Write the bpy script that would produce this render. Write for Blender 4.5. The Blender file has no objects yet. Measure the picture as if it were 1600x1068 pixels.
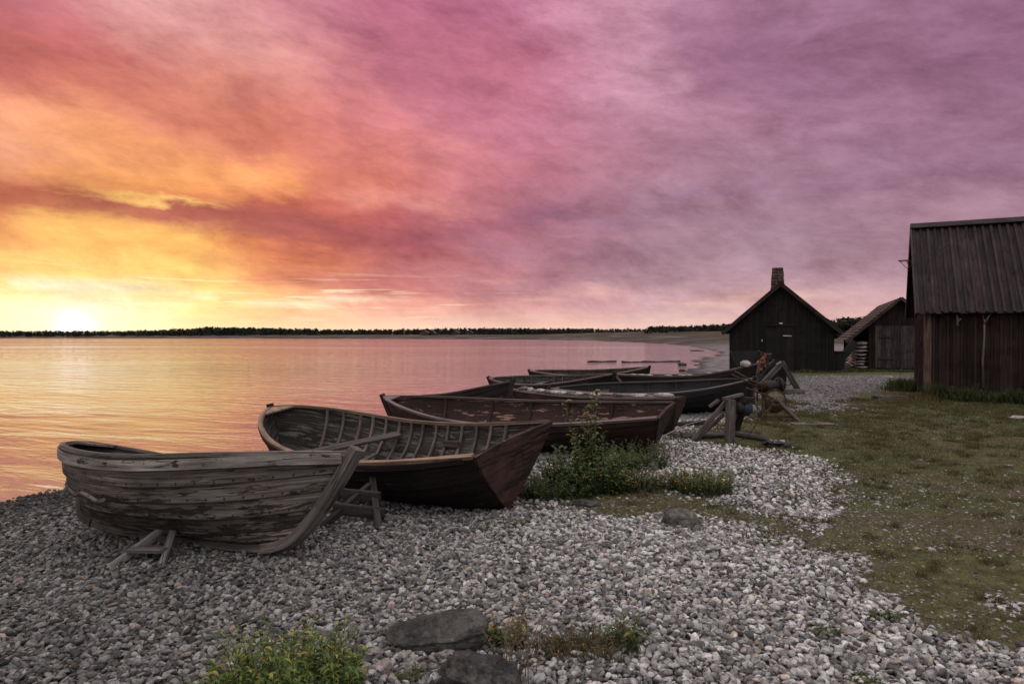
import bpy, math, random
import numpy as np
from mathutils import Vector, Matrix, noise as mnoise

random.seed(7)
rng = np.random.default_rng(11)
R = math.radians
scene = bpy.context.scene
col = scene.collection
EYE = 1.6
FPX = 1067.0

# ------------------------------------------------------------------ camera
cd = bpy.data.cameras.new("camera"); cam = bpy.data.objects.new("camera", cd); col.objects.link(cam)
cam.location = (0, 0, EYE); cam.rotation_euler = (R(90) - math.atan(11 / FPX), 0, 0)
cd.lens = 24.0; cd.sensor_width = 36.0; cd.clip_start = 0.05; cd.clip_end = 6000
scene.camera = cam

# ------------------------------------------------------------------ node helpers
class NT:
    def __init__(s, tree): s.t = tree; s.n = tree.nodes; s.l = tree.links
    def new(s, typ, **kw):
        nd = s.n.new(typ)
        for k, v in kw.items(): setattr(nd, k, v)
        return nd
    def put(s, sock, v):
        if isinstance(v, bpy.types.NodeSocket): s.l.new(v, sock)
        elif v is not None:
            if isinstance(v, (tuple, list)) and len(v) == 3 and sock.type == 'RGBA': v = (*v, 1)
            sock.default_value = v
    def math(s, op, a, b=None, c=None, clamp=False):
        nd = s.new('ShaderNodeMath', operation=op, use_clamp=clamp)
        s.put(nd.inputs[0], a)
        if b is not None: s.put(nd.inputs[1], b)
        if c is not None: s.put(nd.inputs[2], c)
        return nd.outputs[0]
    def vmath(s, op, a, b=None):
        nd = s.new('ShaderNodeVectorMath', operation=op); s.put(nd.inputs[0], a)
        if b is not None: s.put(nd.inputs[1], b)
        return nd.outputs['Value'] if op in ('DOT_PRODUCT', 'LENGTH') else nd.outputs[0]
    def comb(s, x, y, z=0.0):
        nd = s.new('ShaderNodeCombineXYZ'); s.put(nd.inputs[0], x); s.put(nd.inputs[1], y); s.put(nd.inputs[2], z); return nd.outputs[0]
    def sep(s, v):
        nd = s.new('ShaderNodeSeparateXYZ'); s.put(nd.inputs[0], v); return nd.outputs
    def noise(s, vec, scale, detail=4, rough=.55, dist=0.0, out=0):
        nd = s.new('ShaderNodeTexNoise'); s.put(nd.inputs['Vector'], vec); nd.inputs['Scale'].default_value = scale
        nd.inputs['Detail'].default_value = detail; nd.inputs['Roughness'].default_value = rough; nd.inputs['Distortion'].default_value = dist
        return nd.outputs[out]
    def voro(s, vec, scale, feature='F1', out='Distance', rnd=1.0):
        nd = s.new('ShaderNodeTexVoronoi', feature=feature); s.put(nd.inputs['Vector'], vec)
        nd.inputs['Scale'].default_value = scale; nd.inputs['Randomness'].default_value = rnd
        return nd.outputs[out]
    def ramp(s, fac, stops, interp='LINEAR'):
        nd = s.new('ShaderNodeValToRGB'); cr = nd.color_ramp; cr.interpolation = interp
        while len(cr.elements) < len(stops): cr.elements.new(0.5)
        for e, (p, c) in zip(cr.elements, stops):
            e.position = p; e.color = (*c, 1) if len(c) == 3 else c
        s.put(nd.inputs[0], fac); return nd.outputs[0]
    def mix(s, fac, a, b, mode='MIX', clamp=True):
        nd = s.new('ShaderNodeMix', data_type='RGBA', blend_type=mode); nd.clamp_factor = clamp
        s.put(nd.inputs[0], fac); s.put(nd.inputs[6], a); s.put(nd.inputs[7], b); return nd.outputs[2]
    def rng(s, v, a, b, c=0.0, d=1.0, smooth=True):
        nd = s.new('ShaderNodeMapRange', interpolation_type='SMOOTHSTEP' if smooth else 'LINEAR'); s.put(nd.inputs[0], v)
        for i, x in zip((1, 2, 3, 4), (a, b, c, d)): nd.inputs[i].default_value = x
        return nd.outputs[0]
    def bump(s, h, strength, dist, normal=None):
        nd = s.new('ShaderNodeBump'); s.put(nd.inputs['Height'], h); nd.inputs['Strength'].default_value = strength
        nd.inputs['Distance'].default_value = dist
        if normal is not None: s.put(nd.inputs['Normal'], normal)
        return nd.outputs[0]

def lin(c):
    return tuple((x / 255 / 12.92 if x / 255 <= .04045 else ((x / 255 + .055) / 1.055) ** 2.4) for x in c)

# ------------------------------------------------------------------ world: dusk sky with lit clouds
SUN_AZ, SUN_EL = R(-32.6), R(1.6)
SUNDIR = (math.sin(SUN_AZ) * math.cos(SUN_EL), math.cos(SUN_AZ) * math.cos(SUN_EL), math.sin(SUN_EL))
GX = [0, 150, 300, 450, 600, 800, 1000, 1200, 1600]
GRID = [  # elevation line (as seen straight on), cloud colours from the sunset across to the dusk side
 (0,   [(180,104,118),(200,122,128),(222,160,160),(208,138,148),(190,112,136),(178,106,136),(208,142,166),(160,100,136),(152,94,130)]),
 (100, [(186,98,96),(188,96,94),(214,136,124),(218,146,138),(198,120,132),(184,108,130),(204,138,162),(160,100,134),(148,90,126)]),
 (200, [(234,160,128),(240,158,110),(224,138,104),(210,118,100),(214,130,132),(196,122,142),(184,116,142),(172,114,144),(150,96,128)]),
 (275, [(215,140,105),(246,166,100),(244,164,98),(232,138,100),(212,124,112),(190,118,132),(172,114,136),(164,112,138),(156,104,132)]),
 (325, [(204,124,86),(216,128,80),(214,118,78),(190,96,80),(196,104,104),(168,106,120),(165,116,138),(164,118,140),(166,116,138)]),
 (380, [(232,154,98),(248,190,104),(246,176,98),(228,122,90),(190,104,108),(178,118,132),(168,118,138),(164,120,140),(160,112,132)]),
 (430, [(244,198,118),(255,224,132),(254,212,124),(240,156,104),(202,122,118),(176,120,130),(174,128,144),(176,132,150),(176,128,144)]),
 (478, [(255,240,180),(255,250,215),(255,232,150),(250,196,140),(234,160,140),(212,152,150),(212,158,165),(214,160,162),(218,160,160)]),
 (512, [(255,240,190),(255,250,220),(255,236,175),(254,224,176),(250,212,182),(244,200,182),(238,192,175),(234,184,168),(228,178,165)]),
]
def grid_at(px, py):
    px = min(max(px, 0), 1600); py = min(max(py, 0), 512)
    j = max(i for i in range(len(GRID)) if GRID[i][0] <= py); j = min(j, len(GRID) - 2)
    i = max(k for k in range(len(GX)) if GX[k] <= px); i = min(i, len(GX) - 2)
    fy = (py - GRID[j][0]) / (GRID[j + 1][0] - GRID[j][0]); fx = (px - GX[i]) / (GX[i + 1] - GX[i])
    L = lambda jj, ii: np.array(lin(GRID[jj][1][ii]))
    return ((1 - fy) * ((1 - fx) * L(j, i) + fx * L(j, i + 1)) + fy * ((1 - fx) * L(j + 1, i) + fx * L(j + 1, i + 1)))
STROKES = [  # cloud bands and gaps: path, half width, colour at both ends, weight
 ([(-60,35),(0,62),(100,110),(220,170),(350,215),(500,255)], 30, (190,106,98), (200,116,104), .6),
 ([(-60,150),(0,172),(150,235),(300,265),(420,292)], 22, (236,160,118), (246,166,104), .65),
 ([(-60,306),(0,312),(150,320),(300,331),(420,348),(520,370),(640,384)], 24, (192,106,76), (156,80,88), 1.0),
 ([(640,375),(760,352),(880,328)], 14, (160,90,100), (156,98,120), .6),
 ([(130,293),(200,303),(300,314),(352,312)], 5.5, (255,205,115), (255,196,118), .9),
 ([(60,345),(180,352),(300,372)], 20, (246,186,104), (255,200,108), .6),
 ([(540,318),(610,308),(690,328)], 13, (232,152,128), (222,146,140), .65),
 ([(560,20),(640,80),(700,150)], 40, (176,100,124), (172,98,122), .6),
 ([(930,-20),(1000,50),(970,130)], 50, (214,150,174), (206,140,166), .7),
 ([(1100,40),(1160,110),(1260,120)], 48, (150,86,126), (152,90,130), .75),
 ([(180,0),(300,40),(430,66)], 24, (226,168,164), (222,160,152), .6),
 ([(1240,150),(1400,130),(1620,150)], 22, (146,88,124), (140,82,118), .5), ([(1180,200),(1400,190),(1560,205)], 15, (178,118,148), (166,108,138), .5),
 ([(1340,285),(1400,276),(1470,262)], 13, (146,94,130), (142,90,126), .6), ([(1040,300),(1180,296),(1240,305)], 12, (146,98,132), (150,102,136), .5),
 ([(830,345),(900,340),(980,352)], 10, (146,96,122), (150,102,128), .6), ([(760,392),(900,396),(1060,405)], 12, (156,104,122), (152,110,132), .5),
 ([(440,428),(560,446),(720,452)], 12, (196,98,92), (178,104,114), .6), ([(760,460),(900,444),(1040,438)], 9, (160,110,124), (162,120,136), .55),
 ([(1080,476),(1200,464),(1330,462)], 6, (236,180,164), (226,172,164), .7), ([(880,462),(940,455),(990,462)], 5, (230,170,160), (226,168,160), .7),
 ([(60,444),(180,448),(330,460)], 5, (255,252,220), (255,246,200), .85), ([(390,470),(480,476),(580,482)], 5, (255,240,200), (255,232,196), .8),
 ([(530,466),(580,462),(640,463)], 4, (255,232,200), (248,214,186), .85), ([(-40,400),(60,405),(160,398)], 12, (250,205,120), (255,215,125), .5), ([(130,385),(200,392),(250,388)], 9, (240,160,90), (244,170,96), .6)]
def skycol(px, py):
    c = grid_at(px, py)
    for path, hw, ca, cb, wt in STROKES:
        best = 1e9; bu = 0
        for i in range(len(path) - 1):
            (x1, y1), (x2, y2) = path[i], path[i + 1]; vx, vy = x2 - x1, y2 - y1; t = min(max(((px - x1) * vx + (py - y1) * vy) / (vx * vx + vy * vy), 0), 1)
            d = math.hypot(max(abs(px - x1 - t * vx) - 0, 0) * .45, py - y1 - t * vy)
            if d < best: best = d; bu = (i + t) / (len(path) - 1)
        k = wt * math.exp(-(best / hw) ** 4 * .9); c = c * (1 - k) + (np.array(lin(ca)) * (1 - bu) + np.array(lin(cb)) * bu) * k
    if px > 850: g_ = c.mean(); k = .24 * min((px - 850) / 200, 1); c = c * (1 - k) + g_ * k
    return c
BACK = np.array((.50, .48, .47)); ZEN = np.array((1.30, 1.24, 1.22))
w = bpy.data.worlds.new("World"); scene.world = w; w.use_nodes = True
N = NT(w.node_tree); N.n.clear()
tc = N.new('ShaderNodeTexCoord').outputs['Generated']
dx, dy, dz = N.sep(tc)
hyp = N.math('SQRT', N.math('ADD', N.math('MULTIPLY', dx, dx), N.math('MULTIPLY', dy, dy)))
T = N.math('DIVIDE', dz, N.math('MAXIMUM', hyp, .001))
az = N.math('ARCTAN2', dx, dy)
# coordinates on a flat cloud deck
den = N.math('ADD', N.math('MAXIMUM', dz, 0.0), .10)
deck = N.comb(N.math('DIVIDE', dx, den), N.math('DIVIDE', dy, den))
qx = N.math('MULTIPLY_ADD', T, .30, az); qy = N.math('MULTIPLY_ADD', az, .09, T)      # cloud rolls sag slightly away from the sun
q1 = N.comb(N.math('MULTIPLY', qx, 4.5), N.math('MULTIPLY', qy, 9.5)); q2 = N.comb(N.math('MULTIPLY', qx, 15.0), N.math('MULTIPLY', qy, 42.0))
warp = N.sep(N.noise(q1, 1.0, 12, .62, .5, out=1)); warp2 = N.sep(N.noise(q2, 1.0, 12, .66, .5, out=1))
amp = N.rng(T, 0.0, .25, .10, 1.0)
Tw = N.math('ADD', T, N.math('MULTIPLY', amp, N.math('ADD', N.math('MULTIPLY_ADD', warp[0], .07, -.035), N.math('MULTIPLY_ADD', warp2[0], .05, -.025))))
azw = N.math('ADD', az, N.math('ADD', N.math('MULTIPLY_ADD', warp[1], .16, -.08), N.math('MULTIPLY_ADD', warp2[1], .10, -.05)))
fac = N.math('MULTIPLY_ADD', azw, 1 / (2 * math.pi), .5)
rows = [0.0, .010, .022, .034, .044, .052, .062, .078, .095, .113, .13, .145, .157, .168, .178, .188, .20, .22, .245, .275, .31, .35, .39, .43, .48]
def row_stops(Tr):
    st = []
    for d in (-180, -110, -60, -42, -37, -34.5, -32, -29.5, -27, -24.5, -22, -19, -16, -13, -10.5, -8, -5, -2, 1, 4, 7, 10, 13, 16, 19, 23, 28, 33, 40, 60, 110, 180):
        a = R(min(max(d, -37), 37)); c = skycol(800 + FPX * math.tan(a), 523 - FPX * Tr / math.cos(a))
        k = min(max((abs(d) - 40) / 80, 0), 1)
        st.append(((d + 180) / 360, tuple(c * (1 - k) + BACK * k * (1.0 + .5 * Tr))))
    return st
cur = N.ramp(fac, row_stops(rows[0]))
for a, b in zip(rows, rows[1:]):
    cur = N.mix(N.rng(Tw, a, b, smooth=False), cur, N.ramp(fac, row_stops(b)))
cur = N.mix(N.rng(T, .5, 1.3), cur, tuple(ZEN))
# brighter and darker streaks of cloud
st1 = N.noise(N.vmath('ADD', q1, (7, 3, 2)), 1.5, 14, .70, .25)
st2 = N.noise(N.vmath('ADD', N.vmath('MULTIPLY', q2, (1, .7, 1)), (3, 1, 6)), .8, 12, .70, .2)
st3 = N.noise(N.vmath('MULTIPLY', deck, (.7, 1.4, 1)), 2.2, 10, .6, .5)
mod = N.math('ADD', N.rng(st1, .34, .66, .78, 1.20, False), N.math('ADD', N.rng(st2, .34, .66, -.17, .17, False), N.rng(st3, .3, .7, -.06, .06, False)))
lo = N.math('MULTIPLY', N.rng(T, 0.0, .06, .25, 1.0), N.rng(az, -.35, -.05, .9, 1.0))
mod = N.math('ADD', 1.0, N.math('MULTIPLY', N.math('SUBTRACT', mod, 1.0), lo))
md = N.math('SUBTRACT', mod, 1.0); cur = N.mix(1.0, cur, N.comb(N.math('MULTIPLY_ADD', md, .85, 1.0), N.math('MULTIPLY_ADD', md, 1.06, 1.0), N.math('MULTIPLY_ADD', md, 1.0, 1.0)), 'MULTIPLY')
# thin bright gaps just above the horizon on the sunset side
gap = N.noise(N.comb(N.math('MULTIPLY', az, 5.0), N.math('MULTIPLY', T, 130.0)), 1.2, 6, .6, .6)
gapm = N.math('MULTIPLY', N.rng(gap, .55, .68), N.math('MULTIPLY', N.rng(T, .012, .035), N.math('MULTIPLY', N.rng(T, .10, .055), N.rng(az, .15, -.35))))
cur = N.mix(N.math('MULTIPLY', gapm, .8), cur, (1.15, .95, .62))
# the sun on the horizon
ds = N.vmath('DOT_PRODUCT', tc, (math.sin(SUN_AZ), math.cos(SUN_AZ), R(.55)))
ang = N.math('ARCCOSINE', N.math('MINIMUM', ds, 1.0))
g1 = N.math('EXPONENT', N.math('MULTIPLY', N.math('POWER', N.math('DIVIDE', ang, .017), 2.0), -1.0))
g2 = N.math('EXPONENT', N.math('DIVIDE', ang, -.10))
cur = N.mix(1.0, cur, N.mix(1.0, N.comb(g1, g1, g1), (.40, .42, .55), 'MULTIPLY'), 'ADD')
cur = N.mix(1.0, cur, N.mix(1.0, N.comb(g2, g2, g2), (.10, .075, .045), 'MULTIPLY'), 'ADD')
bgc = N.new('ShaderNodeBackground'); N.put(bgc.inputs[0], cur); bgc.inputs[1].default_value = 1.10
sky = N.new('ShaderNodeTexSky', sky_type='NISHITA'); sky.sun_disc = False; sky.sun_elevation = SUN_EL; sky.sun_rotation = SUN_AZ
bgs = N.new('ShaderNodeBackground'); N.put(bgs.inputs[0], sky.outputs[0]); bgs.inputs[1].default_value = 0.08
add = N.new('ShaderNodeMixShader'); N.put(add.inputs[0], N.rng(st1, .55, .75, .975, .93)); N.l.new(bgs.outputs[0], add.inputs[1]); N.l.new(bgc.outputs[0], add.inputs[2])
N.l.new(add.outputs[0], N.new('ShaderNodeOutputWorld').inputs[0])

# ------------------------------------------------------------------ sun lamp, exposure
ld = bpy.data.lights.new("sun", 'SUN'); ld.energy = 0.9; ld.angle = R(.5); ld.color = (1.0, .55, .26)
sun = bpy.data.objects.new("sun", ld); col.objects.link(sun)
sd = Vector((math.sin(SUN_AZ), math.cos(SUN_AZ), math.tan(R(-.1)))); sun.rotation_euler = (-sd).to_track_quat('-Z', 'Y').to_euler()
scene.view_settings.view_transform = 'Standard'; scene.view_settings.look = 'None'
scene.view_settings.exposure = 0.0; scene.view_settings.gamma = 1.0
scene.cycles.max_bounces = 6; scene.cycles.caustics_reflective = False; scene.cycles.caustics_refractive = False
scene.cycles.use_denoising = True

# ------------------------------------------------------------------ object helpers
def tag(o, label=None, cat=None, group=None, kind=None):
    for k, v in (('label', label), ('category', cat), ('group', group), ('kind', kind)):
        if v: o[k] = v
    return o
def empty(name, loc=(0, 0, 0), rz=0.0):
    o = bpy.data.objects.new(name, None); col.objects.link(o); o.location = loc; o.rotation_euler = (0, 0, rz)
    o.empty_display_size = .2
    return o
def big_mesh(name, V, F, mat, colr=None, smooth=True, parent=None):
    V = np.asarray(V, np.float32); F = np.asarray(F, np.int32); k = F.shape[1]
    me = bpy.data.meshes.new(name)
    me.vertices.add(len(V)); me.vertices.foreach_set('co', V.ravel())
    me.loops.add(F.size); me.loops.foreach_set('vertex_index', F.ravel())
    me.polygons.add(len(F)); me.polygons.foreach_set('loop_start', np.arange(0, F.size, k, dtype=np.int32))
    me.polygons.foreach_set('loop_total', np.full(len(F), k, np.int32))
    me.update(calc_edges=True)
    if smooth: me.polygons.foreach_set('use_smooth', np.ones(len(F), bool))
    if colr is not None:
        a = me.color_attributes.new('col', 'FLOAT_COLOR', 'POINT'); c = np.ones((len(V), 4), np.float32); c[:, :3] = colr
        a.data.foreach_set('color', c.ravel())
    me.materials.append(mat)
    o = bpy.data.objects.new(name, me); col.objects.link(o); o.parent = parent
    return o

class MB:
    """collects boards, beams and tubes with grain coordinates; build() links them as one mesh"""
    def __init__(s): s.v = []; s.f = []; s.uv = []; s.id = random.randint(0, 500); s.M = Matrix(); s.sm = []
    def add(s, vs, fs, uvs, smooth=False):
        b = len(s.v); s.v += [tuple(s.M @ Vector(v)) for v in vs]
        for f, u in zip(fs, uvs): s.f.append([b + i for i in f]); s.uv.append(u); s.sm.append(smooth)
    def beam(s, p0, p1, w, h, up=(0, 0, 1), taper=1.0, jit=0.0):
        p0 = Vector(p0); p1 = Vector(p1); d = (p1 - p0); L = d.length; d.normalize(); up = Vector(up)
        if abs(d.dot(up)) > .98: up = Vector((0, 1, 0))
        sx = d.cross(up).normalized(); sy = sx.cross(d).normalized(); s.id += 1; c = .1
        prof = [(-.5 + c, -.5), (.5 - c, -.5), (.5, -.5 + c), (.5, .5 - c), (.5 - c, .5), (-.5 + c, .5), (-.5, .5 - c), (-.5, -.5 + c)]
        n = max(1, int(L / .35)) if jit else 1; vs = []
        for i in range(n + 1):
            t = i / n; k = 1 + (taper - 1) * t; o = (sx * random.uniform(-jit, jit) + sy * random.uniform(-jit, jit)) if jit else Vector()
            for a, b in prof: vs.append(p0 + d * L * t + o + sx * a * w * k + sy * b * h * k)
        fs = []; us = []; r = random.random() * 9
        for i in range(n):
            for j in range(8):
                j2 = (j + 1) % 8; fs.append([i * 8 + j, i * 8 + j2, (i + 1) * 8 + j2, (i + 1) * 8 + j])
                u0, u1 = r + L * i / n, r + L * (i + 1) / n; a, b = s.id + j / 8, s.id + (j + .999) / 8
                us.append([(u0, a), (u0, b), (u1, b), (u1, a)])
        for q, rev in ((0, True), (n * 8, False)):
            fs.append([q + k for k in (range(7, -1, -1) if rev else range(8))]); us.append([(r, s.id + .1 + .02 * k) for k in range(8)])
        s.add(vs, fs, us)
    def sweep(s, pts, w, h, ups, closed_ends=True, taper=None):
        """rectangular section swept along a polyline, ups = side direction at each point"""
        s.id += 1; n = len(pts); vs = []; pts = [Vector(p) for p in pts]; L = 0; us_ = [0]
        for i in range(n):
            d = (pts[min(i + 1, n - 1)] - pts[max(i - 1, 0)]).normalized(); sx = Vector(ups[i] if isinstance(ups, list) else ups)
            sx = (sx - d * sx.dot(d)).normalized(); sy = sx.cross(d).normalized(); k = taper(i / (n - 1)) if taper else 1
            for a, b in ((-.5, -.5), (.5, -.5), (.5, .5), (-.5, .5)): vs.append(pts[i] + sx * a * w * k + sy * b * h * k)
            if i: L += (pts[i] - pts[i - 1]).length; us_.append(L)
        fs = []; us = []; r = random.random() * 9
        for i in range(n - 1):
            for j in range(4):
                j2 = (j + 1) % 4; fs.append([i * 4 + j, i * 4 + j2, (i + 1) * 4 + j2, (i + 1) * 4 + j]); a, b = s.id + j / 4, s.id + (j + .999) / 4
                us.append([(r + us_[i], a), (r + us_[i], b), (r + us_[i + 1], b), (r + us_[i + 1], a)])
        fs.append([3, 2, 1, 0]); us.append([(r, s.id + .1 * k) for k in range(4)])
        q = (n - 1) * 4; fs.append([q, q + 1, q + 2, q + 3]); us.append([(r, s.id + .1 * k) for k in range(4)])
        s.add(vs, fs, us)
    def tube(s, pts, r, seg=8, closed=False):
        pts = [Vector(p) for p in pts]; n = len(pts); s.id += 1; rs = r if isinstance(r, (list, tuple)) else [r] * n; vs = []
        up = Vector((0.03, .05, 1)); L = 0; ul = [0]
        for i in range(n):
            d = (pts[(i + 1) % n if closed else min(i + 1, n - 1)] - pts[i - 1 if (closed or i) else 0]).normalized()
            u = up if abs(d.dot(up)) < .97 else Vector((1, .1, 0)); sx = d.cross(u).normalized(); sy = sx.cross(d).normalized()
            for k in range(seg): a = 2 * math.pi * k / seg; vs.append(pts[i] + (sx * math.cos(a) + sy * math.sin(a)) * rs[i])
            if i: L += (pts[i] - pts[i - 1]).length; ul.append(L)
        fs = []; us = []
        for i in range(n if closed else n - 1):
            i2 = (i + 1) % n
            for j in range(seg):
                j2 = (j + 1) % seg; fs.append([i * seg + j, i * seg + j2, i2 * seg + j2, i2 * seg + j]); a, b = s.id + j / seg, s.id + (j + .999) / seg
                us.append([(ul[i], a), (ul[i], b), (ul[i] + .1, b), (ul[i] + .1, a)])
        if not closed:
            fs.append(list(range(seg - 1, -1, -1))); us.append([(0, s.id + k / seg) for k in range(seg)])
            q = (n - 1) * seg; fs.append([q + k for k in range(seg)]); us.append([(0, s.id + k / seg) for k in range(seg)])
        s.add(vs, fs, us, True)
    def board(s, x0, x1, z0, za, zb, y0, y1, zc=None):
        """upright board between x0 and x1, its top sloping from za to zb"""
        s.id += 1; r = random.random() * 9; zc0, zc1 = z0 if zc is None else zc, z0 if zc is None else zc
        vs = [(x0, y0, z0), (x1, y0, z0), (x1, y0, zb), (x0, y0, za), (x0, y1, z0), (x1, y1, z0), (x1, y1, zb), (x0, y1, za)]
        fs = [[0, 1, 2, 3], [5, 4, 7, 6], [4, 0, 3, 7], [1, 5, 6, 2], [3, 2, 6, 7], [4, 5, 1, 0]]
        q = lambda i: (r + vs[i][2], s.id + .02 + .95 * (vs[i][0] - x0) / (x1 - x0 + 1e-6))
        s.add(vs, fs, [[q(i) for i in f] for f in fs])
    def build(s, name, mat, parent=None):
        me = bpy.data.meshes.new(name); me.from_pydata(s.v, [], s.f); uv = me.uv_layers.new(name='grain')
        uv.data.foreach_set('uv', [c for u in s.uv for p in u for c in p]); me.polygons.foreach_set('use_smooth', s.sm)
        me.materials.append(mat); me.update()
        o = bpy.data.objects.new(name, me); col.objects.link(o); o.parent = parent
        return o

# ------------------------------------------------------------------ materials
def mat_new(name):
    m = bpy.data.materials.new(name); m.use_nodes = True; n = NT(m.node_tree); n.n.clear()
    b = n.new('ShaderNodeBsdfPrincipled'); o = n.new('ShaderNodeOutputMaterial'); n.l.new(b.outputs[0], o.inputs[0])
    return m, n, b
def wood(name, dark, light, paint=None, pamt=.5, nails=False, rough=.85, grain=10., pscale=2.2, crack=.5, spec=.25, moss=None, chips=None, chipt=.62, chips_s=2.6, stain=False):
    m, n, b = mat_new(name); uv = n.new('ShaderNodeUVMap', uv_map='grain').outputs[0]; ob = n.new('ShaderNodeTexCoord').outputs['Object']
    u, v, _ = n.sep(uv); idn = n.math('FLOOR', v); g = n.comb(n.math('MULTIPLY_ADD', idn, 3.7, n.math('MULTIPLY', u, 1.3)), n.math('MULTIPLY', v, grain))
    gr = n.noise(g, 1.0, 8, .65, .4); fine = n.noise(n.vmath('MULTIPLY', g, (2.2, 4, 1)), 1.0, 4, .6)
    wn = n.new('ShaderNodeTexWhiteNoise', noise_dimensions='1D'); n.put(wn.inputs['W'], idn)
    c = n.mix(n.rng(gr, .3, .72), dark, light); c = n.mix(n.math('MULTIPLY', n.rng(fine, .45, .7), .35), c, tuple(x * .35 for x in dark))
    k = n.math('MULTIPLY_ADD', wn.outputs[0], .7, .62); c = n.mix(1.0, c, n.comb(k, k, k), 'MULTIPLY')
    big = n.noise(ob, 1.9, 5, .6); k2 = n.rng(big, .3, .7, .65, 1.25, False); c = n.mix(1.0, c, n.comb(k2, k2, k2), 'MULTIPLY')
    h = n.math('MULTIPLY_ADD', gr, .6, n.math('MULTIPLY', fine, .3))
    if paint:
        pn = n.noise(n.comb(n.math('MULTIPLY_ADD', idn, 5.1, n.math('MULTIPLY', u, pscale)), n.math('MULTIPLY', v, pscale * 1.3)), 1.0, 9, .68, .5)
        pm = n.rng(pn, .5 + (.5 - pamt) * .5 - .015, .5 + (.5 - pamt) * .5 + .015)
        pc = n.mix(n.rng(n.noise(ob, 6, 4), .35, .65), tuple(x * .7 for x in paint), paint); c = n.mix(pm, c, pc); h = n.math('ADD', h, n.math('MULTIPLY', pm, .35))
    if chips:
        cn = n.noise(n.comb(n.math('MULTIPLY_ADD', idn, 2.1, n.math('MULTIPLY', u, chips_s)), n.math('MULTIPLY', v, chips_s * .8)), 1.0, 8, .66, .2)
        c = n.mix(n.rng(cn, chipt, chipt + .02), c, chips)
    cr = n.noise(n.comb(n.math('MULTIPLY_ADD', idn, 9.3, n.math('MULTIPLY', u, .7)), n.math('MULTIPLY', v, 5.5)), 1.0, 5, .55, .8)
    cm = n.math('MULTIPLY', n.rng(n.math('ABSOLUTE', n.math('SUBTRACT', cr, .5)), .018, .004), n.rng(n.noise(ob, 3.1, 3), .5 - .1 * crack, .62))
    c = n.mix(n.math('MULTIPLY', cm, .9), c, tuple(x * .12 for x in dark)); h = n.math('SUBTRACT', h, n.math('MULTIPLY', cm, .8))
    if nails:
        fu = n.math('SUBTRACT', n.math('FRACT', n.math('MULTIPLY', u, 6.5)), .5); fv = n.math('SUBTRACT', n.math('FRACT', v), .14)
        dd = n.math('SQRT', n.math('ADD', n.math('POWER', n.math('MULTIPLY', fu, .155), 2.0), n.math('POWER', n.math('MULTIPLY', fv, .16), 2.0)))
        nm = n.rng(dd, .013, .006); c = n.mix(n.math('MULTIPLY', nm, .8), c, (.02, .013, .012))
        lm = n.rng(n.math('FRACT', v), .09, .02); c = n.mix(n.math('MULTIPLY', lm, .75), c, (.012, .010, .010))
    if stain:
        oz = n.sep(ob)[2]; sn = n.noise(n.comb(n.math('MULTIPLY_ADD', idn, 1.7, n.math('MULTIPLY', u, 3.2)), n.math('MULTIPLY', v, 2.6)), 1.0, 9, .72, .3); zz = n.rng(oz, .10, .55, .075, -.06)
        sk = n.rng(n.math('ADD', sn, zz), .56, .59); c = n.mix(n.math('MULTIPLY', sk, .85), c, (.028, .023, .020)); h = n.math('SUBTRACT', h, n.math('MULTIPLY', sk, .3))
        wsh = n.rng(n.noise(n.comb(n.math('MULTIPLY', u, 1.1), n.math('MULTIPLY', v, 1.2)), 1.0, 5, .6), .42, .66, .62, 1.28, False); c = n.mix(1.0, c, n.comb(wsh, wsh, wsh), 'MULTIPLY')
    if moss:
        c = n.mix(n.math('MULTIPLY', n.rng(n.noise(ob, 2.7, 8, .7), .56, .72), .6), c, moss)
    n.put(b.inputs['Base Color'], c); b.inputs['Roughness'].default_value = rough; b.inputs['Specular IOR Level'].default_value = spec
    n.put(b.inputs['Normal'], n.bump(h, .75, .012))
    return m
def simple(name, c1, c2, scale=8., rough=.8, metal=0.0, bump=.4, dist=.01, detail=8):
    m, n, b = mat_new(name); ob = n.new('ShaderNodeTexCoord').outputs['Object']; k = n.noise(ob, scale, detail, .65, .3)
    n.put(b.inputs['Base Color'], n.mix(n.rng(k, .35, .65), c1, c2)); b.inputs['Roughness'].default_value = rough; b.inputs['Metallic'].default_value = metal
    n.put(b.inputs['Normal'], n.bump(k, bump, dist)); return m
def stone_mat(name, tint=(1, 1, 1), amt=1.0, attr=True, base=(.3, .29, .28), bs=18.):
    m, n, b = mat_new(name); ob = n.new('ShaderNodeTexCoord').outputs['Object']
    c = n.new('ShaderNodeVertexColor', layer_name='col').outputs[0] if attr else n.mix(n.rng(n.noise(ob, 5, 8, .7), .35, .65), tuple(x * .55 for x in base), base)
    sp = n.noise(ob, bs * 2.2, 6, .75); pit = n.rng(n.noise(ob, bs * 4, 3, .7), .60, .70)
    k = n.rng(sp, .34, .66, .40, 1.45, False); c = n.mix(1.0, c, n.comb(k, k, k), 'MULTIPLY'); c = n.mix(n.math('MULTIPLY', pit, .55), c, (.03, .028, .026))
    if not attr: lk = n.rng(n.noise(ob, bs * .45, 8, .72, .4), .50, .60); c = n.mix(n.math('MULTIPLY', lk, .45), c, tuple(min(.6, x * 1.9) for x in base))
    wh = n.rng(n.noise(ob, bs * 1.3, 7, .7, .6), .6, .72); c = n.mix(n.math('MULTIPLY', wh, .3 * amt), c, (.62, .60, .58))
    n.put(b.inputs['Base Color'], c); b.inputs['Roughness'].default_value = .9; b.inputs['Specular IOR Level'].default_value = .3
    n.put(b.inputs['Normal'], n.bump(n.math('ADD', n.noise(ob, bs * 1.6, 9, .72), n.math('MULTIPLY', pit, -.4)), 1.0, .022)); return m
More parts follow.
